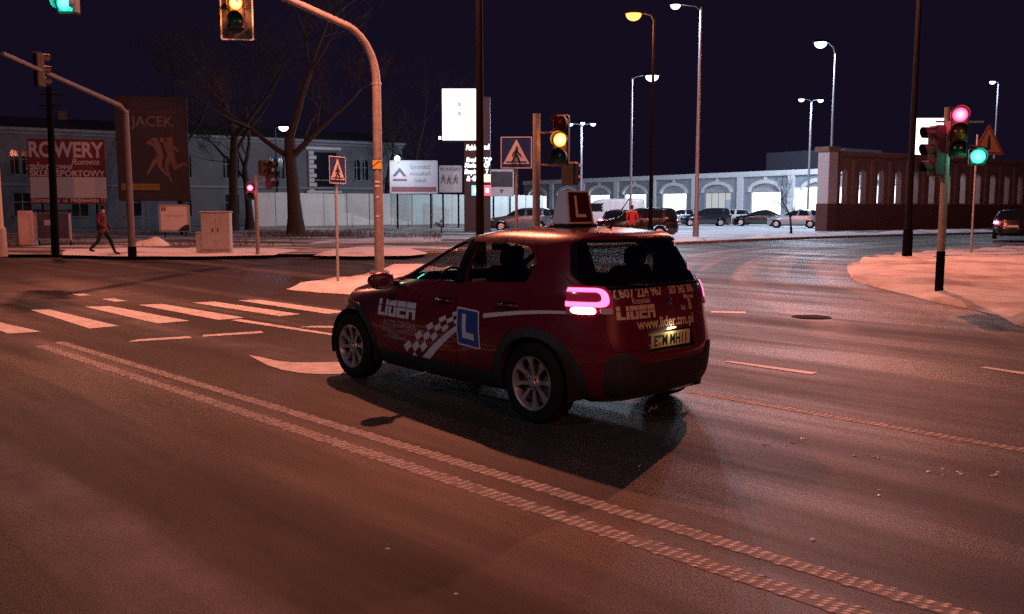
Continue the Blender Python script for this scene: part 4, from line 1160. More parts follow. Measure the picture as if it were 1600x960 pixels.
def wall_with_holes(poly, holes, depth, name, m, parent, y0=0.):
    """wall slab in the xz plane with openings that are really cut, reveals included"""
    bm = bmesh.new()
    def loop(p):
        vs_ = [bm.verts.new((a, 0, b)) for a, b in p]; return [bm.edges.new((vs_[i], vs_[(i + 1) % len(vs_)])) for i in range(len(vs_))]
    es = loop(poly)
    for h in holes: es += loop(h)
    bmesh.ops.triangle_fill(bm, use_beauty=True, use_dissolve=False, edges=es, normal=(0, -1, 0))
    r = bmesh.ops.extrude_face_region(bm, geom=list(bm.faces))
    for g in r['geom']:
        if isinstance(g, bmesh.types.BMVert): g.co.y += depth
    bmesh.ops.recalc_face_normals(bm, faces=bm.faces)
    for v in bm.verts: v.co.y += y0
    me_ = bpy.data.meshes.new(name); bm.to_mesh(me_); bm.free(); me_.materials.append(m)
    o = bpy.data.objects.new(name, me_); C.objects.link(o); o.parent = parent; return o
holes = []; wins = []
nb = int(LEN / 4.15)
for k in range(nb):
    cx = 2.6 + k * 4.15
    for dx in (-.42, .42): holes.append(arch_pts(cx + dx, 4.25, .58, 1.95)); wins.append((cx + dx, 4.25, .58, 1.95, True))
    holes.append([(cx - .6, .9), (cx + .6, .9), (cx + .6, 2.75), (cx - .6, 2.75)]); wins.append((cx, .9, 1.2, 1.85, False))
wall_with_holes([(0, 0), (LEN, 0), (LEN, HB), (0, HB)], holes, .35, 'wall', M_plas, bld)
MB().box((LEN / 2, 4.5, HB * .5), (LEN - .02, 8.2, HB - .1)).build('wall_core', mat('dark inside', (.008, .008, .01), .9), bld)
for (cx, z0, w, h, a) in wins:
    lit_ = (not a) and abs(cx - (2.6 + 2 * 4.15)) < .1
    wo = MB().prism(arch_pts(cx, z0, w + .1, h + .05) if a else [(cx - w / 2 - .05, z0 - .05), (cx + w / 2 + .05, z0 - .05), (cx + w / 2 + .05, z0 + h + .05), (cx - w / 2 - .05, z0 + h + .05)], .02, 'xz', .20).build('window', M_pane, bld)
    fb = MB().box((cx, .185, z0 + h / 2), (.05, .03, h)).box((cx, .186, z0 + h * .62), (w, .03, .05)); fb.build('window_frame', M_wframe, wo)
    MB().box((cx, -.06, z0 - .06), (w + .2, .16, .09)).build('window_sill', M_trim, wo)
MB().box((LEN / 2, -.10, 3.45), (LEN + .1, .24, .22)).build('string_course', M_trim, bld)
MB().box((LEN / 2, -.16, HB - .12), (LEN + .4, .36, .26)).box((LEN / 2, -.09, HB - .42), (LEN + .2, .2, .14)).build('cornice', M_trim, bld)
MB().prism([(-.45, HB), (9.0, HB), (4.3, HB + 1.2)], LEN + .4, 'yz', -.2).build('roof', M_roof, bld)
for cx, hh_ in ((6, 1.3), (14.5, 1.5), (22, 1.3), (29, 1.5)):
    MB().box((cx, 4.2, HB + .9), (.7, .6, 1.6)).box((cx, 4.2, HB + 1.75), (.85, .75, .12)).build('chimney', mat('chimney brick', (.10, .06, .05), .9, var=.3), bld)
# lit corner bay: pale quoins and lintel round a big dark opening
def facade_x(px):     # distance along the facade where the sight line of a column meets it
    k = (px - 800) / F_PX; d = (A1 - A0).normalized(); return (k * A0.y - A0.x) / (d.x - k * d.y)
q0, q1 = facade_x(489), facade_x(527)
MB().box(((q0 + q1) / 2 + .2, -.05, 5.0), (q1 - q0 - .2, .10, 3.6)).build('shuttered_opening', M_pane, bld)
for i in range(9): MB().box((q0 + (.12 if i % 2 else 0), -.10, 3.35 + .42 * i), (.75 if i % 2 else .5, .22, .36), ch=.02).build('quoin', mat('pale quoin stone', (.55, .56, .58), .8, var=.1), bld)
MB().box(((q0 + q1) / 2, -.14, 7.15), (q1 - q0 + 1.0, .30, .26)).build('lintel', mat('pale quoin stone'), bld)
MB().box(((q0 + q1) / 2, -.14, 3.1), (q1 - q0 + 1.0, .30, .22)).build('lintel', mat('pale quoin stone'), bld)
# lit shop window seen under the red billboard
for px in (100, 115):
    fx = facade_x(px)
    MB().box((fx, -.03, 2.25), (.36 if px == 100 else .65, .04, .55)).build('lit_pane', emit_mat('lit shop pane', (.95, .92, .70), .55), bld)
yard = thing('wall_lamp', 'small white flood lamp beside the shop pylon', 'wall lamp', at(689, 216, 60))
MB().box((0, 0, 0), (.34, .14, .26), ch=.03).build('housing', M_grey, yard)
MB().box((0, -.08, 0), (.28, .01, .20)).build('lens', emit_mat('flood lens', (.9, .95, 1.), 5.), yard)
MB().tube([(0, .05, 0), (.5, .3, -.2), (2.0, .6, -.2)], .04, 6).build('bracket', M_darkpole, yard)

# ------------------------------------------------------------------ billboards
def board(name, label, tl, br, Y, frame_m, face_m, rz=0., legs=True, thick=.12, cat='billboard', z0=.115, legr=.07):
    """free-standing board between two pixel corners at depth Y; returns thing, width, height; local origin = ground below the centre"""
    a, b = at(tl[0], tl[1], Y), at(br[0], br[1], Y); w = b.x - a.x; h = a.z - b.z; cx, cz = (a.x + b.x) / 2, (a.z + b.z) / 2
    t = thing(name, label, cat, (cx, Y, z0), rz); cz -= z0
    MB().box((0, 0, cz), (w, thick, h), ch=.02).build('panel', face_m, t)
    fr = MB(); e = .05
    fr.box((-w / 2, -.01, cz), (e * 2, thick + .03, h + e)).box((w / 2, -.01, cz), (e * 2, thick + .03, h + e)).box((0, -.012, cz + h / 2), (w, thick + .026, e * 2)).box((0, -.012, cz - h / 2), (w, thick + .026, e * 2))
    fr.build('frame', frame_m, t)
    if legs:
        for sx in (-.36, .36): MB().cyl((sx * w, .12, 0), (sx * w, .12, cz + h * .4), legr, n=8).build('leg', M_darkpole, t)
    return t, w, h, cz
M_bred = mat('billboard red', (.22, .028, .030), .6, var=.1)
M_bwhite = mat('billboard white', (.62, .58, .58), .6, var=.06)
M_btext = mat('billboard lettering', (.66, .60, .60), .6)
Yb = 62.
t, w, h, cz = board('billboard', 'red billboard with big white sports shop lettering and a white lower panel', (48, 219), (163, 318), Yb, M_bred, M_bred, R(12))
yf = -.075
flat_text('ROWERY', 1.42, M_btext, t, (-.05, yf, cz + h * .235), bold=.045, sx=w * .93 / 5.6)
flat_text('Rometa', .56, M_btext, t, (w * .24, yf, cz + h * .115), shear=.3, bold=.01)
flat_text('zabytkowe', .66, M_btext, t, (-w * .24, yf, cz + h * .035), shear=.35, bold=.014)
flat_text('SKLEP SPORTOWY', .56, M_btext, t, (0, yf, cz - h * .070), bold=.016, sx=1.02)
MB().box((.02, yf - .02, cz - h * .25), (w * 1.0, .05, h * .33), ch=.01).build('lower_panel', M_bwhite, t)
flat_text('Zapraszamy  ul. Mickiewicza 15', .40, M_btext, t, (0, yf, cz - h * .48), bold=.01, sx=.95)
# tall dark exhibition banner
M_ban = mat('dark purple banner', (.017, .016, .028), .7, var=.12, vscale=1.5)
M_bant = mat('banner lettering', (.06, .053, .065), .7)
M_skin1 = mat('pale figure print', (.13, .088, .085), .7, var=.18, vscale=3)
M_skin2 = mat('rosy figure print', (.115, .070, .066), .7, var=.18, vscale=3)
t, w, h, cz = board('exhibition_banner', 'tall dark purple banner with two pale running figures behind the left signal mast', (183, 153), (294, 313), 52., M_ban, M_ban, R(10), thick=.10, legr=.09)
yf = -.065
fx = lambda px: (px - 238.5) / 111 * w; fz = lambda py: cz - (py - 233) / 160 * h
flat_text('MUZEUM', .36, M_bant, t, (fx(233), yf, fz(168)), sx=1.1)
flat_text('ZOFII I CHRZANOWSKICH', .34, M_bant, t, (fx(244), yf, fz(178)), sx=.86)
flat_text('JACEK', .80, mat('banner big lettering', (.11, .097, .11), .7), t, (fx(240), yf, fz(197)), bold=.014, sx=1.0)
flat_text('malarstwo i rysunek', .26, M_bant, t, (fx(240), yf, fz(202)), sx=.8)
def blob(pts, m, y, name='figure_print'):
    """flat printed limb shapes"""
    mb = MB()
    for (p, q, r0, r1) in pts:
        a, b = Vector((fx(p[0]), fz(p[1]))), Vector((fx(q[0]), fz(q[1]))); d = (b - a).normalized(); n = Vector((-d.y, d.x)); s0, s1 = r0 / 111 * w, r1 / 111 * w
        pl_ = [a + (n * math.cos(x) - d * math.sin(x)) * s0 for x in [PI * i / 6 for i in range(7)]] + [b + (-n * math.cos(x) + d * math.sin(x)) * s1 for x in [PI * i / 6 for i in range(7)]]
        y -= .0006
        mb._add([(c.x, y, c.y) for c in pl_], [tuple(range(14))])
    return mb.build(name, m, t)
blob([((243, 218), (244, 219), 4, 4), ((245, 226), (251, 243), 6, 4.5), ((243, 227), (231, 223), 2.6, 2), ((231, 223), (242, 216), 2, 1.6), ((249, 244), (239, 255), 4.5, 3), ((239, 255), (229, 272), 3, 1.5), ((250, 245), (248, 259), 4.5, 3), ((248, 259), (259, 273), 2.8, 1.6), ((254, 218), (254, 219), 3.5, 3.5)], M_skin1, yf - .002)
blob([((267, 217), (268, 218), 4, 4), ((263, 226), (268, 244), 7, 5), ((270, 222), (262, 216), 2.2, 2), ((272, 230), (279, 236), 3, 1.8), ((264, 245), (259, 261), 4.5, 3.2), ((259, 261), (266, 283), 3, 1.6), ((269, 246), (273, 262), 4.5, 3.4), ((273, 262), (288, 255), 3, 1.6), ((288, 255), (292, 258), 1.6, 1.2)], M_skin2, yf - .012)
MB().box((fx(217), yf - .006, fz(292)), (60 / 111 * w, .006, 10 / 160 * h)).build('banner_strip', mat('banner yellow strip', (.20, .14, .018), .6), t)
flat_text('30.09 - 31.12.2017', .28, mat('banner dark lettering', (.03, .02, .02), .6), t, (fx(217), yf - .012, fz(294.5)), sx=.95)
flat_text('MUZEUM TOMASZOW MAZ.  UL. POW 11', .29, M_bant, t, (fx(243), yf, fz(308)), sx=.80)
# torn white poster board
t, w, h, cz = board('poster_board', 'small white torn poster board under the dark banner', (250, 321), (295, 361), 48., mat('poster frame', (.3, .28, .28), .7), M_bwhite, R(8), thick=.06, legr=.035)
flat_text('N', .30, mat('poster red', (.3, .03, .03), .6), t, (-w * .36, -.045, cz + h * .28), bold=.02)
flat_text('wynajem', .22, mat('poster grey', (.35, .32, .33), .6), t, (.0, -.045, cz + h * .05), sx=1.2)
MB().prism([(w * .12, cz - h * .51), (w * .52, cz - h * .51), (w * .52, cz - h * .25), (w * .38, cz - h * .27), (w * .25, cz - h * .36)], .05, 'xz', -.085).build('torn_corner', mat('torn board', (.02, .017, .016), .9), t)
# house-logo billboard above the hoarding
t, w, h, cz = board('billboard', 'pale billboard with a grey mountain roof logo above the hoarding', (610, 252), (683, 302), 70., M_bwhite, mat('billboard lit white', (.60, .62, .66), .6, var=.08), R(4))
MB().prism([(-w * .46, cz + h * .02), (-w * .30, cz + h * .30), (-w * .15, cz + h * .02), (-w * .22, cz + h * .02), (-w * .30, cz + h * .16), (-w * .39, cz + h * .02)], .01, 'xz', -.075).build('printed_logo', mat('logo grey', (.12, .12, .14), .6), t)
MB().box((-w * .30, -.075, cz - h * .09), (w * .30, .01, h * .07)).build('printed_bar', mat('logo rose', (.30, .12, .14), .6), t)
for i, s_ in enumerate(('Sprzedaż', 'mieszkań', 'lokali')): flat_text(s_, .46, mat('print grey', (.22, .23, .26), .6), t, (w * .14, -.07, cz + h * (.26 - .21 * i)), sx=.95)
MB().box((0, -.075, cz - h * .38), (w * .96, .01, h * .15)).build('printed_bar', mat('logo rose'), t)
fl = thing('flood_lamp', 'white flood lamp on the corner of the pale billboard', 'flood lamp', at(621, 248, 69.5))
MB().box((0, 0, 0), (.42, .2, .3), ch=.04).build('housing', M_grey, fl)
MB().lathe([(.001, -.17), (.16, -.15), (.21, -.10)], 16, 'y').build('lens', emit_mat('flood lens'), fl, 60)
MB().tube([(0, .1, 0), (.05, .25, -.3)], .03, 6).build('bracket', M_darkpole, fl)
point_light(fl, (.3, -1.6, -.6), 220, LEDW, .15)
# small event poster
t, w, h, cz = board('poster_board', 'white poster with dark dancing figures above the hoarding beside the pylon', (687, 260), (721, 300), 71., M_bwhite, mat('billboard lit white'), R(4))
MP = mat('poster ink', (.16, .16, .19), .6)
flat_text('KONCERT', .34, MP, t, (0, -.07, cz + h * .32), bold=.006)
for k_, (a, b) in enumerate(((-.32, 0), (-.06, -.05), (.24, -.02))):
    wk = MB(); walker(wk, (a * w, cz + b * h), .95, -.075); wk.build('figure_print', MP, t)
# dark and white board right of the pylon
t, w, h, cz = board('billboard', 'billboard half dark half white with a small triangle, right of the pylon', (766, 266), (802, 306), 70., M_bwhite, mat('billboard lit white'), R(4))
MB().box((0, -.07, cz + h * .14), (w * .96, .012, h * .60)).build('printed_picture', mat('picture dark', (.05, .05, .07), .6, var=.4, vscale=2), t)
MB().prism([(-.18, cz - h * .26), (.18, cz - h * .26), (0, cz - h * .42)], .012, 'xz', -.075).build('printed_logo', mat('logo grey'), t)

# ------------------------------------------------------------------ hoarding of pale panels
F0, F1 = Vector((at(391, 340, 68).x, 68, .115)), Vector((at(848, 340, 84).x, 84, .115))
fa_ = math.atan2(F1.y - F0.y, F1.x - F0.x); fl_ = (F1 - F0).length
fence = thing('hoarding', 'long hoarding of tall pale green-white panels behind the verge', 'fence', F0, fa_)
npn = 14; pw = fl_ / npn
M_hoard = mat('pale hoarding sheet', (.56, .64, .60), .6, var=.10, vscale=1.2)
pm = MB().box((pw / 2, 0, 1.45), (pw - .06, .05, 2.55), ch=.008)
first = pm.build('panel', M_hoard, fence)
for k in range(1, npn):
    o = bpy.data.objects.new('panel', first.data); C.objects.link(o); o.parent = fence; o.location = (k * pw, .02 * math.sin(k * 2.3), .025 * math.sin(k * 1.7))
ps_ = MB().box((0, .05, 1.35), (.10, .10, 2.7)).build('post', M_grey, fence)
for k in range(1, npn + 1):
    o = bpy.data.objects.new('post', ps_.data); C.objects.link(o); o.parent = fence; o.location = (k * pw, 0, 0)
MB().box((fl_ / 2, .03, .09), (fl_, .14, .18)).build('plinth', M_conc, fence)

# ------------------------------------------------------------------ shop pylon with lit sign
Yp = 60.
c_ = at(746, 340, Yp); py_ = thing('shop_pylon', 'dark pylon with big glowing white sign and lit shop names behind the car', 'sign pylon', (c_.x, Yp, .115))
lx = lambda px: at(px, 300, Yp).x - c_.x; lz = lambda q: at(746, q, Yp).z - .115
M_pyl = mat('dark grey pylon sheet', (.05, .05, .07), .5, var=.15, vscale=1)
MB().box((lx(746), 0, lz(152) / 2), (lx(767) - lx(726), .55, lz(152)), ch=.03).build('column', M_pyl, py_)
sw_, sh_ = lx(749) - lx(692), lz(140) - lz(221)
MB().box((lx(720.5), -.30, (lz(140) + lz(221)) / 2), (sw_ + .12, .42, sh_ + .12), ch=.03).build('sign_box', M_blackm, py_)
M_sign = emit_mat('glowing white sign', (.93, .95, 1.0), 2.6)
MB().box((lx(720.8), -.52, (lz(140) + lz(221)) / 2), (sw_ - .06, .03, sh_ - .06), ch=.01).build('sign_face', M_sign, py_)
M_sm = mat('sign grey mark', (.30, .30, .31), .6, emit=(.6, .6, .62), es=.75)
for qx, qy in ((719.5, 165), (719.5, 179)): MB().box((lx(qx), -.537, lz(qy)), (.20, .006, .30)).build('sign_mark', M_sm, py_)
MB().box((lx(727), -.537, lz(166)), (.12, .006, .22)).build('sign_mark', mat('sign pale mark', (.5, .5, .5), .6, emit=(.85, .85, .87), es=.9), py_)
M_lit = emit_mat('lit shop letters', (.93, .96, 1.), 3.0)
for s_, q, sz in (('Fable', 235, .46), ('Fresh', 253.5, .40), ('Market', 262, .40), ('Empire', 272, .42), ('& 4F', 283, .46)):
    flat_text(s_, sz, M_lit, py_, (lx(737.5), -.30, lz(q)), bold=.016, sx=.80, shear=.15)
for s_, q, sz in (('ad', 234, .5), ('TOP', 254, .42), ('GP', 262, .42), ('7', 273, .5)):
    flat_text(s_, sz, M_lit, py_, (lx(761), -.30, lz(q)), bold=.012, sx=.75)
for (a, b, w_, h_, colr, es_) in ((761.5, 279, .42, .50, (1, .72, .40), 2.4), (761.5, 298, .45, .68, (1, .10, .16), 2.2), (742, 298, .40, .66, (.20, .62, 1.), 2.2)):
    MB().box((lx(a), -.30, lz(b)), (w_, .03, h_), ch=.01).build('logo_tile', emit_mat('logo tile %d %d' % (int(a), int(b)), colr, es_), py_)
    MB().prism(rrect(lx(a), lz(b), w_ * .45, h_ * .4, .05), .01, 'xz', -.335).build('logo_mark', M_lit, py_)

# ------------------------------------------------------------------ market hall with lit arches
B0, B1 = Vector((4.1, 115, 0)), Vector((28.1, 81, 0)); bd = (B1 - B0).normalized(); UL = (B1 - B0).length
ba = math.atan2(bd.y, bd.x)
hall = thing('market_hall', 'long pale shopping arcade with glowing arched windows across the parking lot', 'building', (B0.x, B0.y, .12), ba)
BAY = .1455 * UL; HH = 5.1
M_hall = mat('hall grey render', (.24, .29, .33), .85, var=.10, vscale=.8)
M_hallw = mat('hall white trim', (.60, .65, .68), .8, var=.08)
def glow_mat(name, seed, strength, dark):
    m = bpy.data.materials.new(name); m.use_nodes = True; nt = m.node_tree; nt.nodes.remove(nt.nodes['Principled BSDF']); L = nt.links.new
    tc = nt.nodes.new('ShaderNodeTexCoord'); mp = nt.nodes.new('ShaderNodeMapping'); mp.inputs['Location'].default_value = (seed, 0, 0); mp.inputs['Scale'].default_value = (1.1, 1, .8); L(tc.outputs['Object'], mp.inputs[0])
    n = nt.nodes.new('ShaderNodeTexNoise'); n.inputs['Scale'].default_value = 1.6; n.inputs['Detail'].default_value = 5; L(mp.outputs[0], n.inputs['Vector'])
    sx = nt.nodes.new('ShaderNodeSeparateXYZ'); L(tc.outputs['Object'], sx.inputs[0])
    hr = nt.nodes.new('ShaderNodeMapRange'); hr.inputs[1].default_value = .6; hr.inputs[2].default_value = 2.0; L(sx.outputs[2], hr.inputs[0])
    ad = nt.nodes.new('ShaderNodeMath'); ad.operation = 'ADD'; L(n.outputs['Fac'], ad.inputs[0]); L(hr.outputs[0], ad.inputs[1])
    cr = nt.nodes.new('ShaderNodeValToRGB'); e = cr.color_ramp.elements; e[0].position = .42; e[0].color = (*dark, 1); e[1].position = .75; e[1].color = (.92, .96, 1, 1); L(ad.outputs[0], cr.inputs[0])
    em = nt.nodes.new('ShaderNodeEmission'); em.inputs[1].default_value = strength; L(cr.outputs[0], em.inputs[0]); L(em.outputs[0], nt.nodes['Material Output'].inputs[0])
    return m
lits = [glow_mat('lit shop interior %s' % 'abc'[i], 3.1 * i, 3.2, d_) for i, d_ in enumerate(((.30, .22, .18), (.35, .26, .30), (.22, .28, .36)))]
for k in range(-1, 8):
    cx = (.259 + .1455 * (k - 1 + 1)) * UL - BAY * 1 + 0
    cx = (.1135 + .1455 * k) * UL
    x0, x1 = cx - BAY / 2, cx + BAY / 2
    ah = [(cx - 1.75, .25), (cx + 1.75, .25), (cx + 1.75, 3.05)] + [(cx + 1.75 * math.cos(PI * i / 10), 3.05 + .85 * math.sin(PI * i / 10)) for i in range(1, 10)] + [(cx - 1.75, 3.05)]
    wall_with_holes([(x0, 0), (x1, 0), (x1, HH - .55), (x0, HH - .55)], [ah], .4, 'bay_wall', M_hall, hall)
    # hood mould and fanlight panel over the lit shop window
    hood = [(cx + 2.05 * math.cos(PI * i / 12), 3.12 + 1.15 * math.sin(PI * i / 12)) for i in range(13)] + [(cx + 1.78 * math.cos(PI * i / 12), 3.12 + .80 * math.sin(PI * i / 12)) for i in range(12, -1, -1)]
    MB().prism(hood, .30, 'xz', -.26).build('arch_hood', M_hallw, hall)
    MB().prism([(cx + 1.78 * math.cos(PI * i / 12), 3.12 + .80 * math.sin(PI * i / 12)) for i in range(13)], .06, 'xz', .12).build('fanlight', mat('fanlight grey', (.34, .38, .42), .5), hall)
    MB().box((cx, -.08, 4.36), (.32, .16, .36)).build('keystone', M_hallw, hall)
    strong = k not in (1, 4)
    gw = MB().box((cx, .22, 1.68) if k < 6 else (cx, -.02, 1.9), (3.44, .03, 2.86) if k < 6 else (5.2, .03, 3.0)).build('shop_window', lits[k % 3] if k != 4 else glow_mat('dim shop interior', 1., .55, (.5, .3, .4)), hall)  # end bays' panes shaped wider and set forward to glow behind the wall's slots
    for dx in (-.9, 0, .9): MB().box((cx + dx, .17, 1.68), (.05, .05, 2.86)).build('mullion', M_wframe, gw)
    MB().box((cx, .17, 3.12), (3.5, .06, .10)).build('transom', M_wframe, gw)
    MB().box((x1, -.12, (HH - .5) / 2), (.75, .24, HH - .5), ch=.03).build('pilaster', M_hallw, hall)
xe0, xe1 = (.1135 - .1455 * 1.5) * UL, (.1135 + .1455 * 7.5) * UL
MB().box(((xe0 + xe1) / 2, .12, HH - .27), (xe1 - xe0, .75, .52), ch=.04).build('parapet', M_hallw, hall)
MB().box(((xe0 + xe1) / 2, 9.3, HH * .48), (xe1 - xe0 - .1, 17.6, HH * .95)).build('hall_body', M_hall, hall)
MB().box((xe1 - 14, 7, HH + .9), (9, 6, 2.2), ch=.05).build('roof_plant', mat('roof plant sheet', (.03, .032, .05), .7), hall)
for k in (1, 4):    # poster panels in the two dimmer bays
    cx = (.1135 + .1455 * k) * UL
    MB().box((cx + 1.4, .1, 1.6), (.8, .03, 1.6)).build('shop_poster', mat('shop poster blue', (.25, .32, .45), .6, emit=(.5, .6, .8), es=.25), hall)

# ------------------------------------------------------------------ slotted wall at the right
W0 = Vector((at(1287, 340, 61.5).x, 61.5, .12)); wa = math.atan2(5, 8)
wal = thing('slotted_wall', 'brown wall with narrow arched slots over a brick base, right of the parking lot', 'wall', W0, wa)
M_wallr = mat('brown rendered wall', (.16, .085, .075), .85, var=.2, vscale=.9)
def brick_mat():
    m = bpy.data.materials.new('brick base'); m.use_nodes = True; nt = m.node_tree; b = nt.nodes['Principled BSDF']; L = nt.links.new
    tc = nt.nodes.new('ShaderNodeTexCoord'); mp = nt.nodes.new('ShaderNodeMapping'); mp.inputs['Rotation'].default_value = (R(90), 0, 0); L(tc.outputs['Object'], mp.inputs[0])
    br = nt.nodes.new('ShaderNodeTexBrick'); br.inputs['Scale'].default_value = 3.5; br.inputs['Color1'].default_value = (.075, .020, .016, 1); br.inputs['Color2'].default_value = (.10, .030, .022, 1); br.inputs['Mortar'].default_value = (.06, .045, .04, 1)
    L(mp.outputs[0], br.inputs[0]); L(br.outputs[0], b.inputs['Base Color']); b.inputs['Roughness'].default_value = .85; return m
M_brick = brick_mat()
NBAY, SB = 14, 2.02
WH = 5.45
for k in range(NBAY):
    x0 = .95 + k * SB
    wall_with_holes([(x0, 1.82), (x0 + SB, 1.82), (x0 + SB, WH - .35), (x0, WH - .35)], [arch_pts(x0 + SB / 2, 1.90, .72, 2.35)], .45, 'wall_bay', M_wallr, wal)
    MB().box((x0 + SB, -.07, 3.35), (.42, .14, 3.1), ch=.02).build('pilaster', M_wallr, wal)
    MB().box((x0 + SB / 2, -.04, 1.86), (.80, .10, .10)).build('slot_sill', mat('sill stone', (.20, .15, .14), .8), wal)
MB().box((.95 + NBAY * SB / 2, .225, .91), (NBAY * SB, .60, 1.82)).build('brick_base', M_brick, wal)
MB().box((.48, .2, 2.72), (.94, .95, 5.44), ch=.03).build('end_pier', mat('end pier render', (.42, .36, .37), .85, var=.1), wal)
MB().box((.48, .2, .93), (1.0, 1.0, 1.86), ch=.02).build('pier_base', M_brick, wal)
MB().box((.40, .2, WH + .08), (1.25, 1.2, .34), ch=.04).build('pier_cap', M_wallr, wal)
MB().box((.95 + NBAY * SB / 2 + .06, .2, WH - .16), (NBAY * SB, .72, .36), ch=.04).build('coping', M_wallr, wal)
# second glowing sign behind the wall
Yq = 74.; c2 = at(1453, 300, Yq); pq = thing('shop_sign', 'glowing white shop sign above the slotted wall beside the red signal', 'sign pylon', (c2.x, Yq, .12))
zc_ = (at(1453, 185, Yq).z + at(1453, 246, Yq).z) / 2 - .12; sw2 = at(1480, 200, Yq).x - at(1427, 200, Yq).x; sh2 = at(1453, 185, Yq).z - at(1453, 246, Yq).z
MB().box((0, .2, zc_), (sw2 + .1, .4, sh2 + .1), ch=.03).build('sign_box', M_blackm, pq)
MB().box((0, -.02, zc_), (sw2, .03, sh2), ch=.01).build('sign_face', M_sign, pq)
MB().box((.25, -.04, zc_ + .35), (.25, .006, .28)).build('sign_mark', M_sm, pq)
for sx in (-.8, .8): MB().cyl((sx, .2, 0), (sx, .2, zc_), .12, n=8).build('leg', M_darkpole, pq)

# ------------------------------------------------------------------ parked vehicles
M_far = glass_mat('parked car glass', (.10, .11, .13))
def far_car(name, label, loc, yaw, paint, rows, belt, roofz, pillars, wheel_x, wr, lights=None, track=.74, cat='car', group=None, glass_top=None):
    t = thing(name, label, cat, loc, yaw, group)
    M_, NR_ = 44, 30; n2 = 2 * M_; ring = []
    for r in range(NR_ + 1):
        s_ = (len(rows) - 1) * r / NR_; i = min(int(s_), len(rows) - 2); f = s_ - i; f = f * f * (3 - 2 * f) * .35 + f * .65
        z, xr, xf, w_, nr, nf = (a + (b - a) * f for a, b in zip(rows[i], rows[i + 1]))
        half = loft_outline(xr, xf, w_, nr, nf, M_); ring.append([(x, y, z) for x, y in half] + [(x, -y, z) for x, y in half[-2:0:-1]])
    body, gl = MB(), MB()
    V = [p for q in ring for p in q]; fb, fg = [], []
    for r in range(NR_):
        for k in range(n2):
            f = (r * n2 + k, (r + 1) * n2 + k, (r + 1) * n2 + (k + 1) % n2, r * n2 + (k + 1) % n2)
            cx_ = sum(V[i][0] for i in f) / 4; cy_ = abs(sum(V[i][1] for i in f) / 4); cz_ = sum(V[i][2] for i in f) / 4
            hid = any((xw - cx_) ** 2 + (wr - cz_) ** 2 < (wr * 1.17) ** 2 for xw in wheel_x) and cy_ > .5
            if hid: continue
            isg = belt < cz_ < roofz and not any(a + sl * (cz_ - belt) < cx_ < b + sl * (cz_ - belt) for a, b, sl in pillars)
            (fg if isg else fb).append(f)
    fb += [tuple(range(n2)), tuple(NR_ * n2 + k for k in range(n2))]
    body._add(V, fb).build('body', paint, t, 40, recalc=True)
    gl._add(V, fg); g = gl.build('glass', mat('parked car windows', (.012, .014, .018), .06, spec=.9), t, 40)
    for xw in wheel_x:
        for s_ in (1, -1):
            ty = MB().lathe([(r_, h_ * s_) for r_, h_ in ((wr * .62, -.09), (wr * .9, -.10), (wr, -.06), (wr, .06), (wr * .9, .10), (wr * .62, .09))], 24, 'y', (xw, s_ * track, wr), closed=True).build('wheel', M_tyre, t, 40)
            MB().lathe([(.001, .06 * s_), (wr * .2, .075 * s_), (wr * .55, .06 * s_), (wr * .64, .085 * s_)], 20, 'y', (xw, s_ * track, wr)).build('rim', M_alloy, ty, 40)
    MB().box(((wheel_x[0] + wheel_x[1]) / 2, 0, .30), (rows[2][2] - rows[2][1] - .5, 1.1, .24)).build('underbody', M_under, t)
    xr0, xf0 = rows[3][1], rows[3][2]; w0 = rows[3][3]
    for s_ in (1, -1):
        MB().box((xf0 - .16, s_ * w0 * .70, rows[3][0] + .06), (.22, .30, .12), ch=.04).build('headlight', M_clear, t)
        tlm = emit_mat('far tail light', (1., .07, .14), 14.) if lights == 'tail' else mat('far tail lens', (.20, .006, .01), .2)
        MB().box((xr0 + .06, s_ * w0 * .82, rows[4][0] + .02), (.14, .24, .15), ch=.04).build('tail_light', tlm, t)
        MB().box((rows[5][2] - .9 - (rows[5][2] - 2.4 if rows[5][2] > 2.4 else 0), s_ * (w0 + .05), belt + .03), (.12, .18, .12), ch=.04).build('door_mirror', paint, t)
    MB().box((xr0 - .004, 0, rows[3][0] + .0), (.02, .5, .11)).build('number_plate', M_signwhite, t)
    return t
HATCH = [(.20, -.55, 3.1, .72, 4, 3), (.32, -.72, 3.28, .84, 4, 3), (.5, -.74, 3.32, .87, 4, 3), (.66, -.72, 3.28, .87, 4.2, 3), (.82, -.68, 3.1, .86, 4.2, 3), (.94, -.66, 2.4, .84, 4.2, 3.4), (1.0, -.64, 2.1, .82, 4.2, 3.8), (1.2, -.52, 1.7, .73, 4, 3.5), (1.36, -.38, 1.3, .64, 3.8, 3.3), (1.44, -.2, .95, .5, 3.4, 3), (1.47, .1, .6, .2, 2.6, 2.6)]
ESTATE = [(.22, -.75, 3.2, .74, 4, 3), (.34, -.92, 3.38, .86, 4, 3), (.52, -.95, 3.42, .90, 4, 3), (.70, -.94, 3.38, .90, 4.2, 3), (.88, -.92, 3.2, .89, 4.5, 3), (1.0, -.90, 2.5, .87, 4.5, 3.4), (1.06, -.89, 2.2, .85, 4.5, 3.8), (1.28, -.82, 1.85, .77, 4.5, 3.5), (1.46, -.74, 1.45, .70, 4.2, 3.3), (1.55, -.60, 1.1, .58, 3.6, 3), (1.58, .0, .6, .25, 2.6, 2.6)]
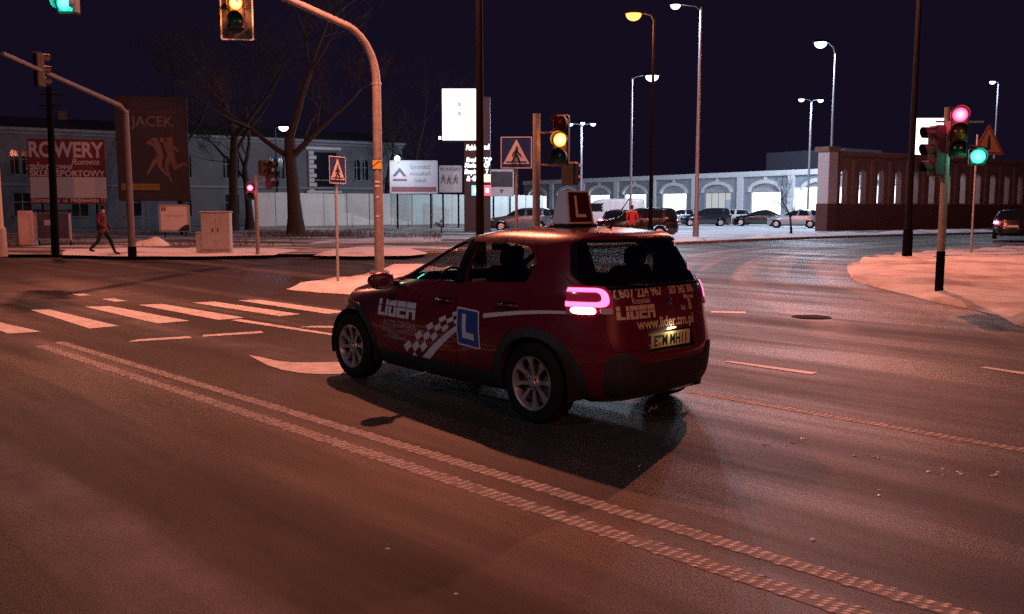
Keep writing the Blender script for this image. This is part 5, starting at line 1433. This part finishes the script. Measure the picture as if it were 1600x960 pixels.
SEDAN = [(.20, -.85, 3.1, .72, 4, 3), (.32, -1.02, 3.30, .84, 4, 3), (.5, -1.05, 3.34, .87, 4, 3), (.66, -1.03, 3.30, .87, 4, 3), (.82, -1.0, 3.12, .86, 4, 3), (.94, -.82, 2.4, .84, 3.6, 3.4), (1.0, -.55, 2.1, .82, 3.6, 3.6), (1.18, -.20, 1.72, .73, 3.4, 3.4), (1.33, .10, 1.3, .64, 3.3, 3.2), (1.40, .3, .95, .5, 3.2, 3), (1.43, .45, .7, .2, 2.6, 2.6)]
VAN = [(.26, -1.0, 3.9, .84, 6, 3.4), (.38, -1.12, 4.08, .96, 7, 3.4), (.6, -1.14, 4.12, .98, 8, 3.4), (.8, -1.14, 4.08, .98, 8, 3.4), (1.0, -1.14, 3.95, .98, 8, 3.4), (1.2, -1.14, 3.55, .97, 8, 3.8), (1.35, -1.13, 3.3, .96, 8, 4), (1.8, -1.11, 2.85, .92, 8, 4), (2.1, -1.08, 2.45, .87, 7, 4), (2.2, -1.0, 2.2, .78, 6, 4), (2.23, -.8, 2.0, .6, 5, 4)]
pil = [(.86, 1.0, -.05), (-.15, .12, .3)]
m_sil = mat('silver car paint', (.42, .44, .47), .3, .4, coat=.8, var=.05)
m_dkb = mat('dark blue car paint', (.012, .016, .03), .25, .2, coat=.9)
m_blk = mat('black car paint', (.010, .010, .012), .22, .2, coat=.9)
m_gry = mat('grey car paint', (.13, .14, .16), .3, .4, coat=.8)
m_whi = mat('white van paint', (.62, .64, .66), .35, coat=.5, var=.05)
PG = 'cars parked in front of the arcade'
def pk(px, py, z=.12): return gnd(px, py, z)
def parked(px, py, yaw_d, off=1.27):
    p = pk(px, py); d = Vector((math.cos(R(yaw_d)), math.sin(R(yaw_d)), 0)); return p - d * off
far_car('parked_car', 'silver hatchback parked at the end of the slotted wall', parked(1240, 356.5, 158), R(158), m_sil, HATCH, .99, 1.38, pil, (0, 2.54), .315, group=PG)
far_car('parked_car', 'black saloon car parked left of the silver hatchback', parked(1183, 353.5, 160), R(160), m_blk, SEDAN, .98, 1.34, [(.86, 1.0, -.05), (-.5, -.1, .5)], (0, 2.6), .315, group=PG)
far_car('parked_car', 'white snow-dusted car parked between the two dark cars', parked(1143, 351.5, 120), R(120), m_whi, HATCH, .99, 1.38, pil, (0, 2.54), .315, group=PG)
far_car('parked_car', 'dark blue estate car parked just right of the grey lamp pole', parked(1101, 353.5, 176), R(176), m_dkb, ESTATE, 1.05, 1.46, [(.86, 1.0, -.05), (-.3, -.15, .05)], (0, 2.6), .33, group=PG)
far_car('parked_car', 'pale silver hatchback parked left of the grey lamp pole', parked(1060, 351.5, 195), R(195), m_sil, HATCH, .99, 1.38, pil, (0, 2.54), .315, group=PG)
far_car('parked_car', 'dark estate car near the kerb behind the learner car', parked(1012, 373, 170, .6), R(170), m_blk, ESTATE, 1.05, 1.46, [(.86, 1.0, -.05), (-.3, -.15, .05)], (0, 2.6), .33)
far_car('parked_car', 'dark red car with bright tail lights beside the person in red', parked(966, 366, 62, .4), R(62), mat('maroon car paint', (.07, .008, .012), .3, .2, coat=.9), HATCH, .99, 1.38, pil, (0, 2.54), .315, 'tail')
far_car('parked_car', 'dark grey hatchback parked before the pale hoarding', parked(812, 361, 185), R(185), m_gry, ESTATE, 1.05, 1.46, [(.86, 1.0, -.05), (-.3, -.15, .05)], (0, 2.6), .33)
far_car('parked_car', 'black car half hidden behind the roof sign', parked(848, 358, 175), R(175), m_blk, HATCH, .99, 1.38, pil, (0, 2.54), .315)
far_car('parked_van', 'white panel van parked behind the roof sign', parked(952, 359, 166, 1.4), R(166), m_whi, VAN, 1.28, 1.95, [(-2, 1.75, 0)], (0, 3.1), .34, track=.86, cat='van')
far_car('passing_car', 'dark car with red tail lights driving off at the right edge', parked(1580, 374, 62, .2), R(62), m_blk, HATCH, .99, 1.38, pil, (0, 2.54), .315, 'tail')

# ------------------------------------------------------------------ bare trees
def tree(label, base, height, spread, seed, trunk_r, fork=.34, depth=6, name='bare_tree', lean=(0, 0), twig=.018, m=M_bark, dens=1.):
    rnd = random.Random(seed); t = thing(name, label, 'tree', base)
    tr, cr_ = MB(), MB()
    def grow_(p, d, L_, r, lv):
        k = 3 if lv > 0 else 5; pts = [p]; q = p.copy(); dd_ = d.copy()
        for i in range(k):
            g_ = .03 if lv == 0 else .10; dd_ = (dd_ + Vector((rnd.gauss(0, g_), rnd.gauss(0, g_), rnd.gauss(0, .06) + (.05 if lv > 1 else 0)))).normalized(); q = q + dd_ * L_ / k; pts.append(q.copy())
        r1 = r * (.62 if lv else .72)
        rad = [r + (r1 - r) * i / k for i in range(k + 1)]
        if lv == 0: rad[0] = r * 1.45; rad[1] = r * 1.05
        (tr if lv < 1 else cr_).tube(pts, rad, 10 if lv == 0 else (6 if lv < 3 else 3), cap=lv == 0)
        if lv >= depth: return
        n = (3 if lv < 2 else (4 if lv < 4 else 3)) if rnd.random() < dens else 2
        for j in range(n):
            f = 1. if (j == 0) else rnd.uniform(.45, 1.) if lv else rnd.uniform(.72, 1.)
            src = pts[min(k, max(1, int(round(f * k))))]
            az = rnd.uniform(0, 2 * PI); tilt = rnd.uniform(.22, .5) if j == 0 else rnd.uniform(.5, 1.05) * spread
            a = dd_.cross(Vector((math.cos(az), math.sin(az), .3))).normalized()
            nd = (Matrix.Rotation(tilt, 3, a) @ dd_).normalized(); nd.z = max(nd.z, -.12); nd.normalize()
            grow_(src, nd, L_ * rnd.uniform(.58, .82) * (1 if j == 0 else .9), max(twig * .5, r1 * (.80 if j == 0 else rnd.uniform(.5, .72))), lv + 1)
    grow_(Vector((0, 0, 0)), Vector((lean[0], lean[1], 1)).normalized(), height * fork, trunk_r, 0)
    tr.build('trunk', m, t, 60); cr_.build('crown', m, t)
    return t
def tb(px, py, z=.115): return gnd(px, py, z)
tree('big bare tree with the thickest trunk standing before the hoarding', tb(463, 369), 15, 1.0, 11, .40, .36, 6)
tree('bare tree with a straight dark trunk left of the red signal', tb(364, 361), 15, 1., 23, .33, .42, 6)
tree('bare tree with a forked trunk right behind the red signal', tb(391, 359), 13, 1., 37, .28, .34, 6)
tree('bare tree with lamplit branches behind the signal mast', Vector((at(603, 340, 88).x, 88, 0)), 14, 1.1, 51, .3, .30, 6)
tree('bare tree rising behind the pale billboard', Vector((at(648, 340, 92).x, 92, 0)), 17, .9, 67, .3, .36, 6)
tree('dark bare tree at the left above the banner', Vector((at(285, 340, 72).x, 72, 0)), 18, 1., 71, .35, .34, 6)
tree('small young tree with a dense head at the lot kerb', gnd(1236, 367, .12), 3.3, .9, 81, .07, .36, 5, 'young_tree', twig=.012)
tree('low brown bush on the verge above the car bonnet', tb(690, 364), 2.1, 1.5, 91, .06, .18, 5, 'bush', twig=.012, m=mat('brown twigs', (.10, .06, .045), .95, var=.3))

# ------------------------------------------------------------------ people
def person(label, base, yaw, joints, cols, name='person'):
    """one continuous skinned body; joints = list of (name, parent, xyz, radius)"""
    t = thing(name, label, 'person', base, yaw)
    idx = {j[0]: i for i, j in enumerate(joints)}
    me_ = bpy.data.meshes.new('body'); me_.from_pydata([j[2] for j in joints], [(idx[j[1]], i) for i, j in enumerate(joints) if j[1]], [])
    o = bpy.data.objects.new('body', me_); C.objects.link(o)
    sk = o.modifiers.new('s', 'SKIN'); sk.use_smooth_shade = True; sk.branch_smoothing = .6
    for v, j in zip(me_.skin_vertices[0].data, joints):
        v.radius = j[3] if hasattr(j[3], '__len__') else (j[3], j[3]); v.use_root = j[0] == 'pelvis'
    sb_ = o.modifiers.new('u', 'SUBSURF'); sb_.levels = sb_.render_levels = 2
    bpy.context.view_layer.update()
    m2 = bpy.data.meshes.new_from_object(o.evaluated_get(bpy.context.evaluated_depsgraph_get())); bpy.data.objects.remove(o)
    m2.materials.clear()
    for c in cols['mats']: m2.materials.append(c)
    for p in m2.polygons: p.use_smooth = True; p.material_index = cols['pick'](p.center)
    o = bpy.data.objects.new('body', m2); C.objects.link(o); o.parent = t
    return t
M_skin = mat('skin', (.45, .28, .21), .6); M_jred = mat('red jacket', (.36, .03, .035), .8, var=.2, vscale=6); M_jdark = mat('dark jacket', (.03, .015, .02), .85, var=.3, vscale=6)
M_trs = mat('dark trousers', (.012, .012, .016), .9); M_shoe = mat('black shoes', (.008, .008, .008), .6); M_hat = mat('dark hat', (.012, .010, .014), .9)
def body_joints(stride, arms):
    hz, kz = .88, .47
    J = [('pelvis', None, (0, 0, .92), (.15, .12)), ('waist', 'pelvis', (0, 0, 1.08), (.15, .115)), ('chest', 'waist', (.01, 0, 1.28), (.18, .125)), ('neckb', 'chest', (.01, 0, 1.43), (.09, .08)), ('neck', 'neckb', (.02, 0, 1.50), .058), ('head', 'neck', (.035, 0, 1.60), (.092, .085)), ('crown', 'head', (.03, 0, 1.70), (.075, .07))]
    for s_, f in ((1, 1), (-1, -1)):
        n = 'l' if s_ > 0 else 'r'; a = stride * f
        J += [('hip' + n, 'pelvis', (0, s_ * .095, .86), .105), ('knee' + n, 'hip' + n, (.42 * math.sin(a) + .03, s_ * .095, .86 - .42 * math.cos(a)), .066)]
        kx, kz_ = J[-1][2][0], J[-1][2][2]; b = a - (.12 if f > 0 else .45 * min(1, abs(stride) * 2))
        J += [('ank' + n, 'knee' + n, (kx + .40 * math.sin(b), s_ * .095, kz_ - .40 * math.cos(b)), .045)]
        ax, az = J[-1][2][0], J[-1][2][2]
        J += [('toe' + n, 'ank' + n, (ax + .17, s_ * .10, max(.035, az - .045)), (.035, .045))]
        J += [('sho' + n, 'chest', (0, s_ * .19, 1.385), .072), ('elb' + n, 'sho' + n, (-.06 + arms * f, s_ * .265, 1.11), .058), ('wri' + n, 'elb' + n, (.12 + arms * f, s_ * .20, .96), .046), ('hand' + n, 'wri' + n, (.17 + arms * f, s_ * .165, .915), .04)]
    low = min(j[2][2] - (j[3] if not hasattr(j[3], '__len__') else j[3][0]) for j in J)
    return [(a, b, (c[0], c[1], c[2] - low), d) for a, b, c, d in J]
def pick(c):
    if c.z > 1.50: return 3
    if c.z > 1.40: return 2
    if c.z > .76: return 0
    if c.z > .13: return 1
    return 4
b_ = gnd(163, 399, .115)
pe = person('person in a dark and red jacket walking along the snowy kerb at left', b_, R(8), body_joints(.42, .03), {'mats': [mat('maroon jacket', (.10, .014, .02), .85, var=.3, vscale=5), M_trs, M_skin, M_hat, M_shoe], 'pick': pick})
b_ = gnd(987, 377, .12)
pe2 = person('person in a bright red jacket standing behind the learner car', b_, R(100), body_joints(.05, .0), {'mats': [mat('bright red jacket', (.34, .03, .04), .8, var=.15, vscale=5), M_trs, M_skin, M_hat, M_shoe], 'pick': pick})

# ------------------------------------------------------------------ verge furniture at the left
b_ = gnd(338, 397, .115)
cb = thing('utility_cabinet', 'tall grey utility cabinet on the verge left of the red signal', 'cabinet', b_, R(6))
M_cab = mat('grey cabinet plastic', (.30, .30, .29), .7, var=.15, vscale=4)
MB().box((0, .2, .06), (.92, .44, .12)).build('plinth', M_conc, cb)
MB().box((0, .2, .76), (.96, .42, 1.28), ch=.03).build('body', M_cab, cb)
MB().box((0, .2, 1.42), (1.02, .48, .05), ch=.015).build('lid', M_cab, cb)
for sx in (-.235, .235):
    d_ = MB().box((sx, -.015, .76), (.45, .02, 1.18), ch=.006).build('door', M_cab, cb)
    MB().box((sx - .15 * (1 if sx > 0 else -1), -.032, .8), (.03, .02, .14), ch=.005).build('handle', M_black, d_)
b2 = gnd(314, 397, .115)
cb2 = thing('utility_cabinet', 'low grey cabinet beside the tall utility cabinet', 'cabinet', b2, R(6))
MB().box((0, .12, .36), (.30, .28, .70), ch=.02).build('body', M_cab, cb2); MB().box((0, .12, .73), (.34, .32, .04), ch=.01).build('lid', M_cab, cb2); MB().box((0, -.03, .36), (.25, .015, .58), ch=.004).build('door', M_cab, cb2)
b_ = gnd(68, 384, .115)
ki = thing('notice_case', 'poster case with pale side pillar under the red billboard', 'poster case', b_, R(6))
MB().box((-.62, .1, .72), (.60, .5, 1.44), ch=.03).build('pillar', mat('rose grey pillar', (.40, .33, .34), .7, var=.1), ki)
MB().box((.42, .1, .78), (1.36, .16, 1.16), ch=.03).build('case', M_grey, ki)
MB().box((.42, .01, .80), (1.22, .02, 1.0)).build('poster', mat('dark blue poster', (.03, .03, .075), .5, var=.5, vscale=3), ki)
MB().box((.25, -.004, .95), (.35, .008, .22)).build('poster_print', mat('poster pale print', (.22, .22, .34), .5, var=.3), ki)
for sx in (-.2, 1.05): MB().cyl((sx, .12, 0), (sx, .12, 1.5), .035, n=8).build('post', M_darkpole, ki)
MB().box((.42, .1, 1.44), (1.5, .4, .05), ch=.01).build('roof', M_darkpole, ki)
b_ = gnd(87, 400, .115)
wp_ = thing('wooden_pole', 'thin dark utility pole in front of the red billboard', 'utility pole', b_)
tp_ = at(79, 190, b_.y) - b_
MB().tube([(0, 0, 0), tp_ * .5, tp_ * 1.25], [.13, .115, .09], 10).build('pole', M_darkpole, wp_, 60)
for f in (1.12, 1.2): MB().tube([tp_ * f + Vector((-.35, 0, 0)), tp_ * f + Vector((.35, 0, 0))], .035, 6).build('crossarm', M_darkpole, wp_)
b_ = gnd(238, 384, .115)
tag(MB().grid(lambda u, v: (1.5 * (u - .5) * (1 - .25 * abs(v - .5)), .9 * (v - .5), .34 * math.sin(PI * u) ** .5 * math.sin(PI * v) ** .6 * (1 + .2 * math.sin(9 * u + 4 * v)) - .02), 14, 10).build('snow_heap', M_snow, None, 80, b_), 'small heap of cleared snow below the torn poster', 'snow heap')
# dead grass and twigs along the verge
rnd = random.Random(12); gb = MB()
for k in range(9000):
    px = rnd.uniform(-40, 690); py = rnd.choice((rnd.uniform(363, 372), rnd.uniform(365, 385)))
    p = gnd(px, py, .115); n_ = math.sin(p.x * .55 + 2) + math.sin(p.y * .31 + p.x * .2) + rnd.gauss(0, .5)
    if n_ < .3: continue
    h_ = rnd.uniform(.10, .38); a = rnd.uniform(0, 2 * PI); w_ = .018
    gb._add([(p.x - w_ * math.cos(a), p.y - w_ * math.sin(a), .11), (p.x + w_ * math.cos(a), p.y + w_ * math.sin(a), .11), (p.x + rnd.gauss(0, .12), p.y + rnd.gauss(0, .12), .115 + h_)], [(0, 1, 2)])
tag(gb.build('dead_grass', mat('dead grass', (.09, .055, .035), .95, var=.3), None, recalc=False), 'brown dead grass sticking out of the snowy verge', 'grass', kind='stuff')
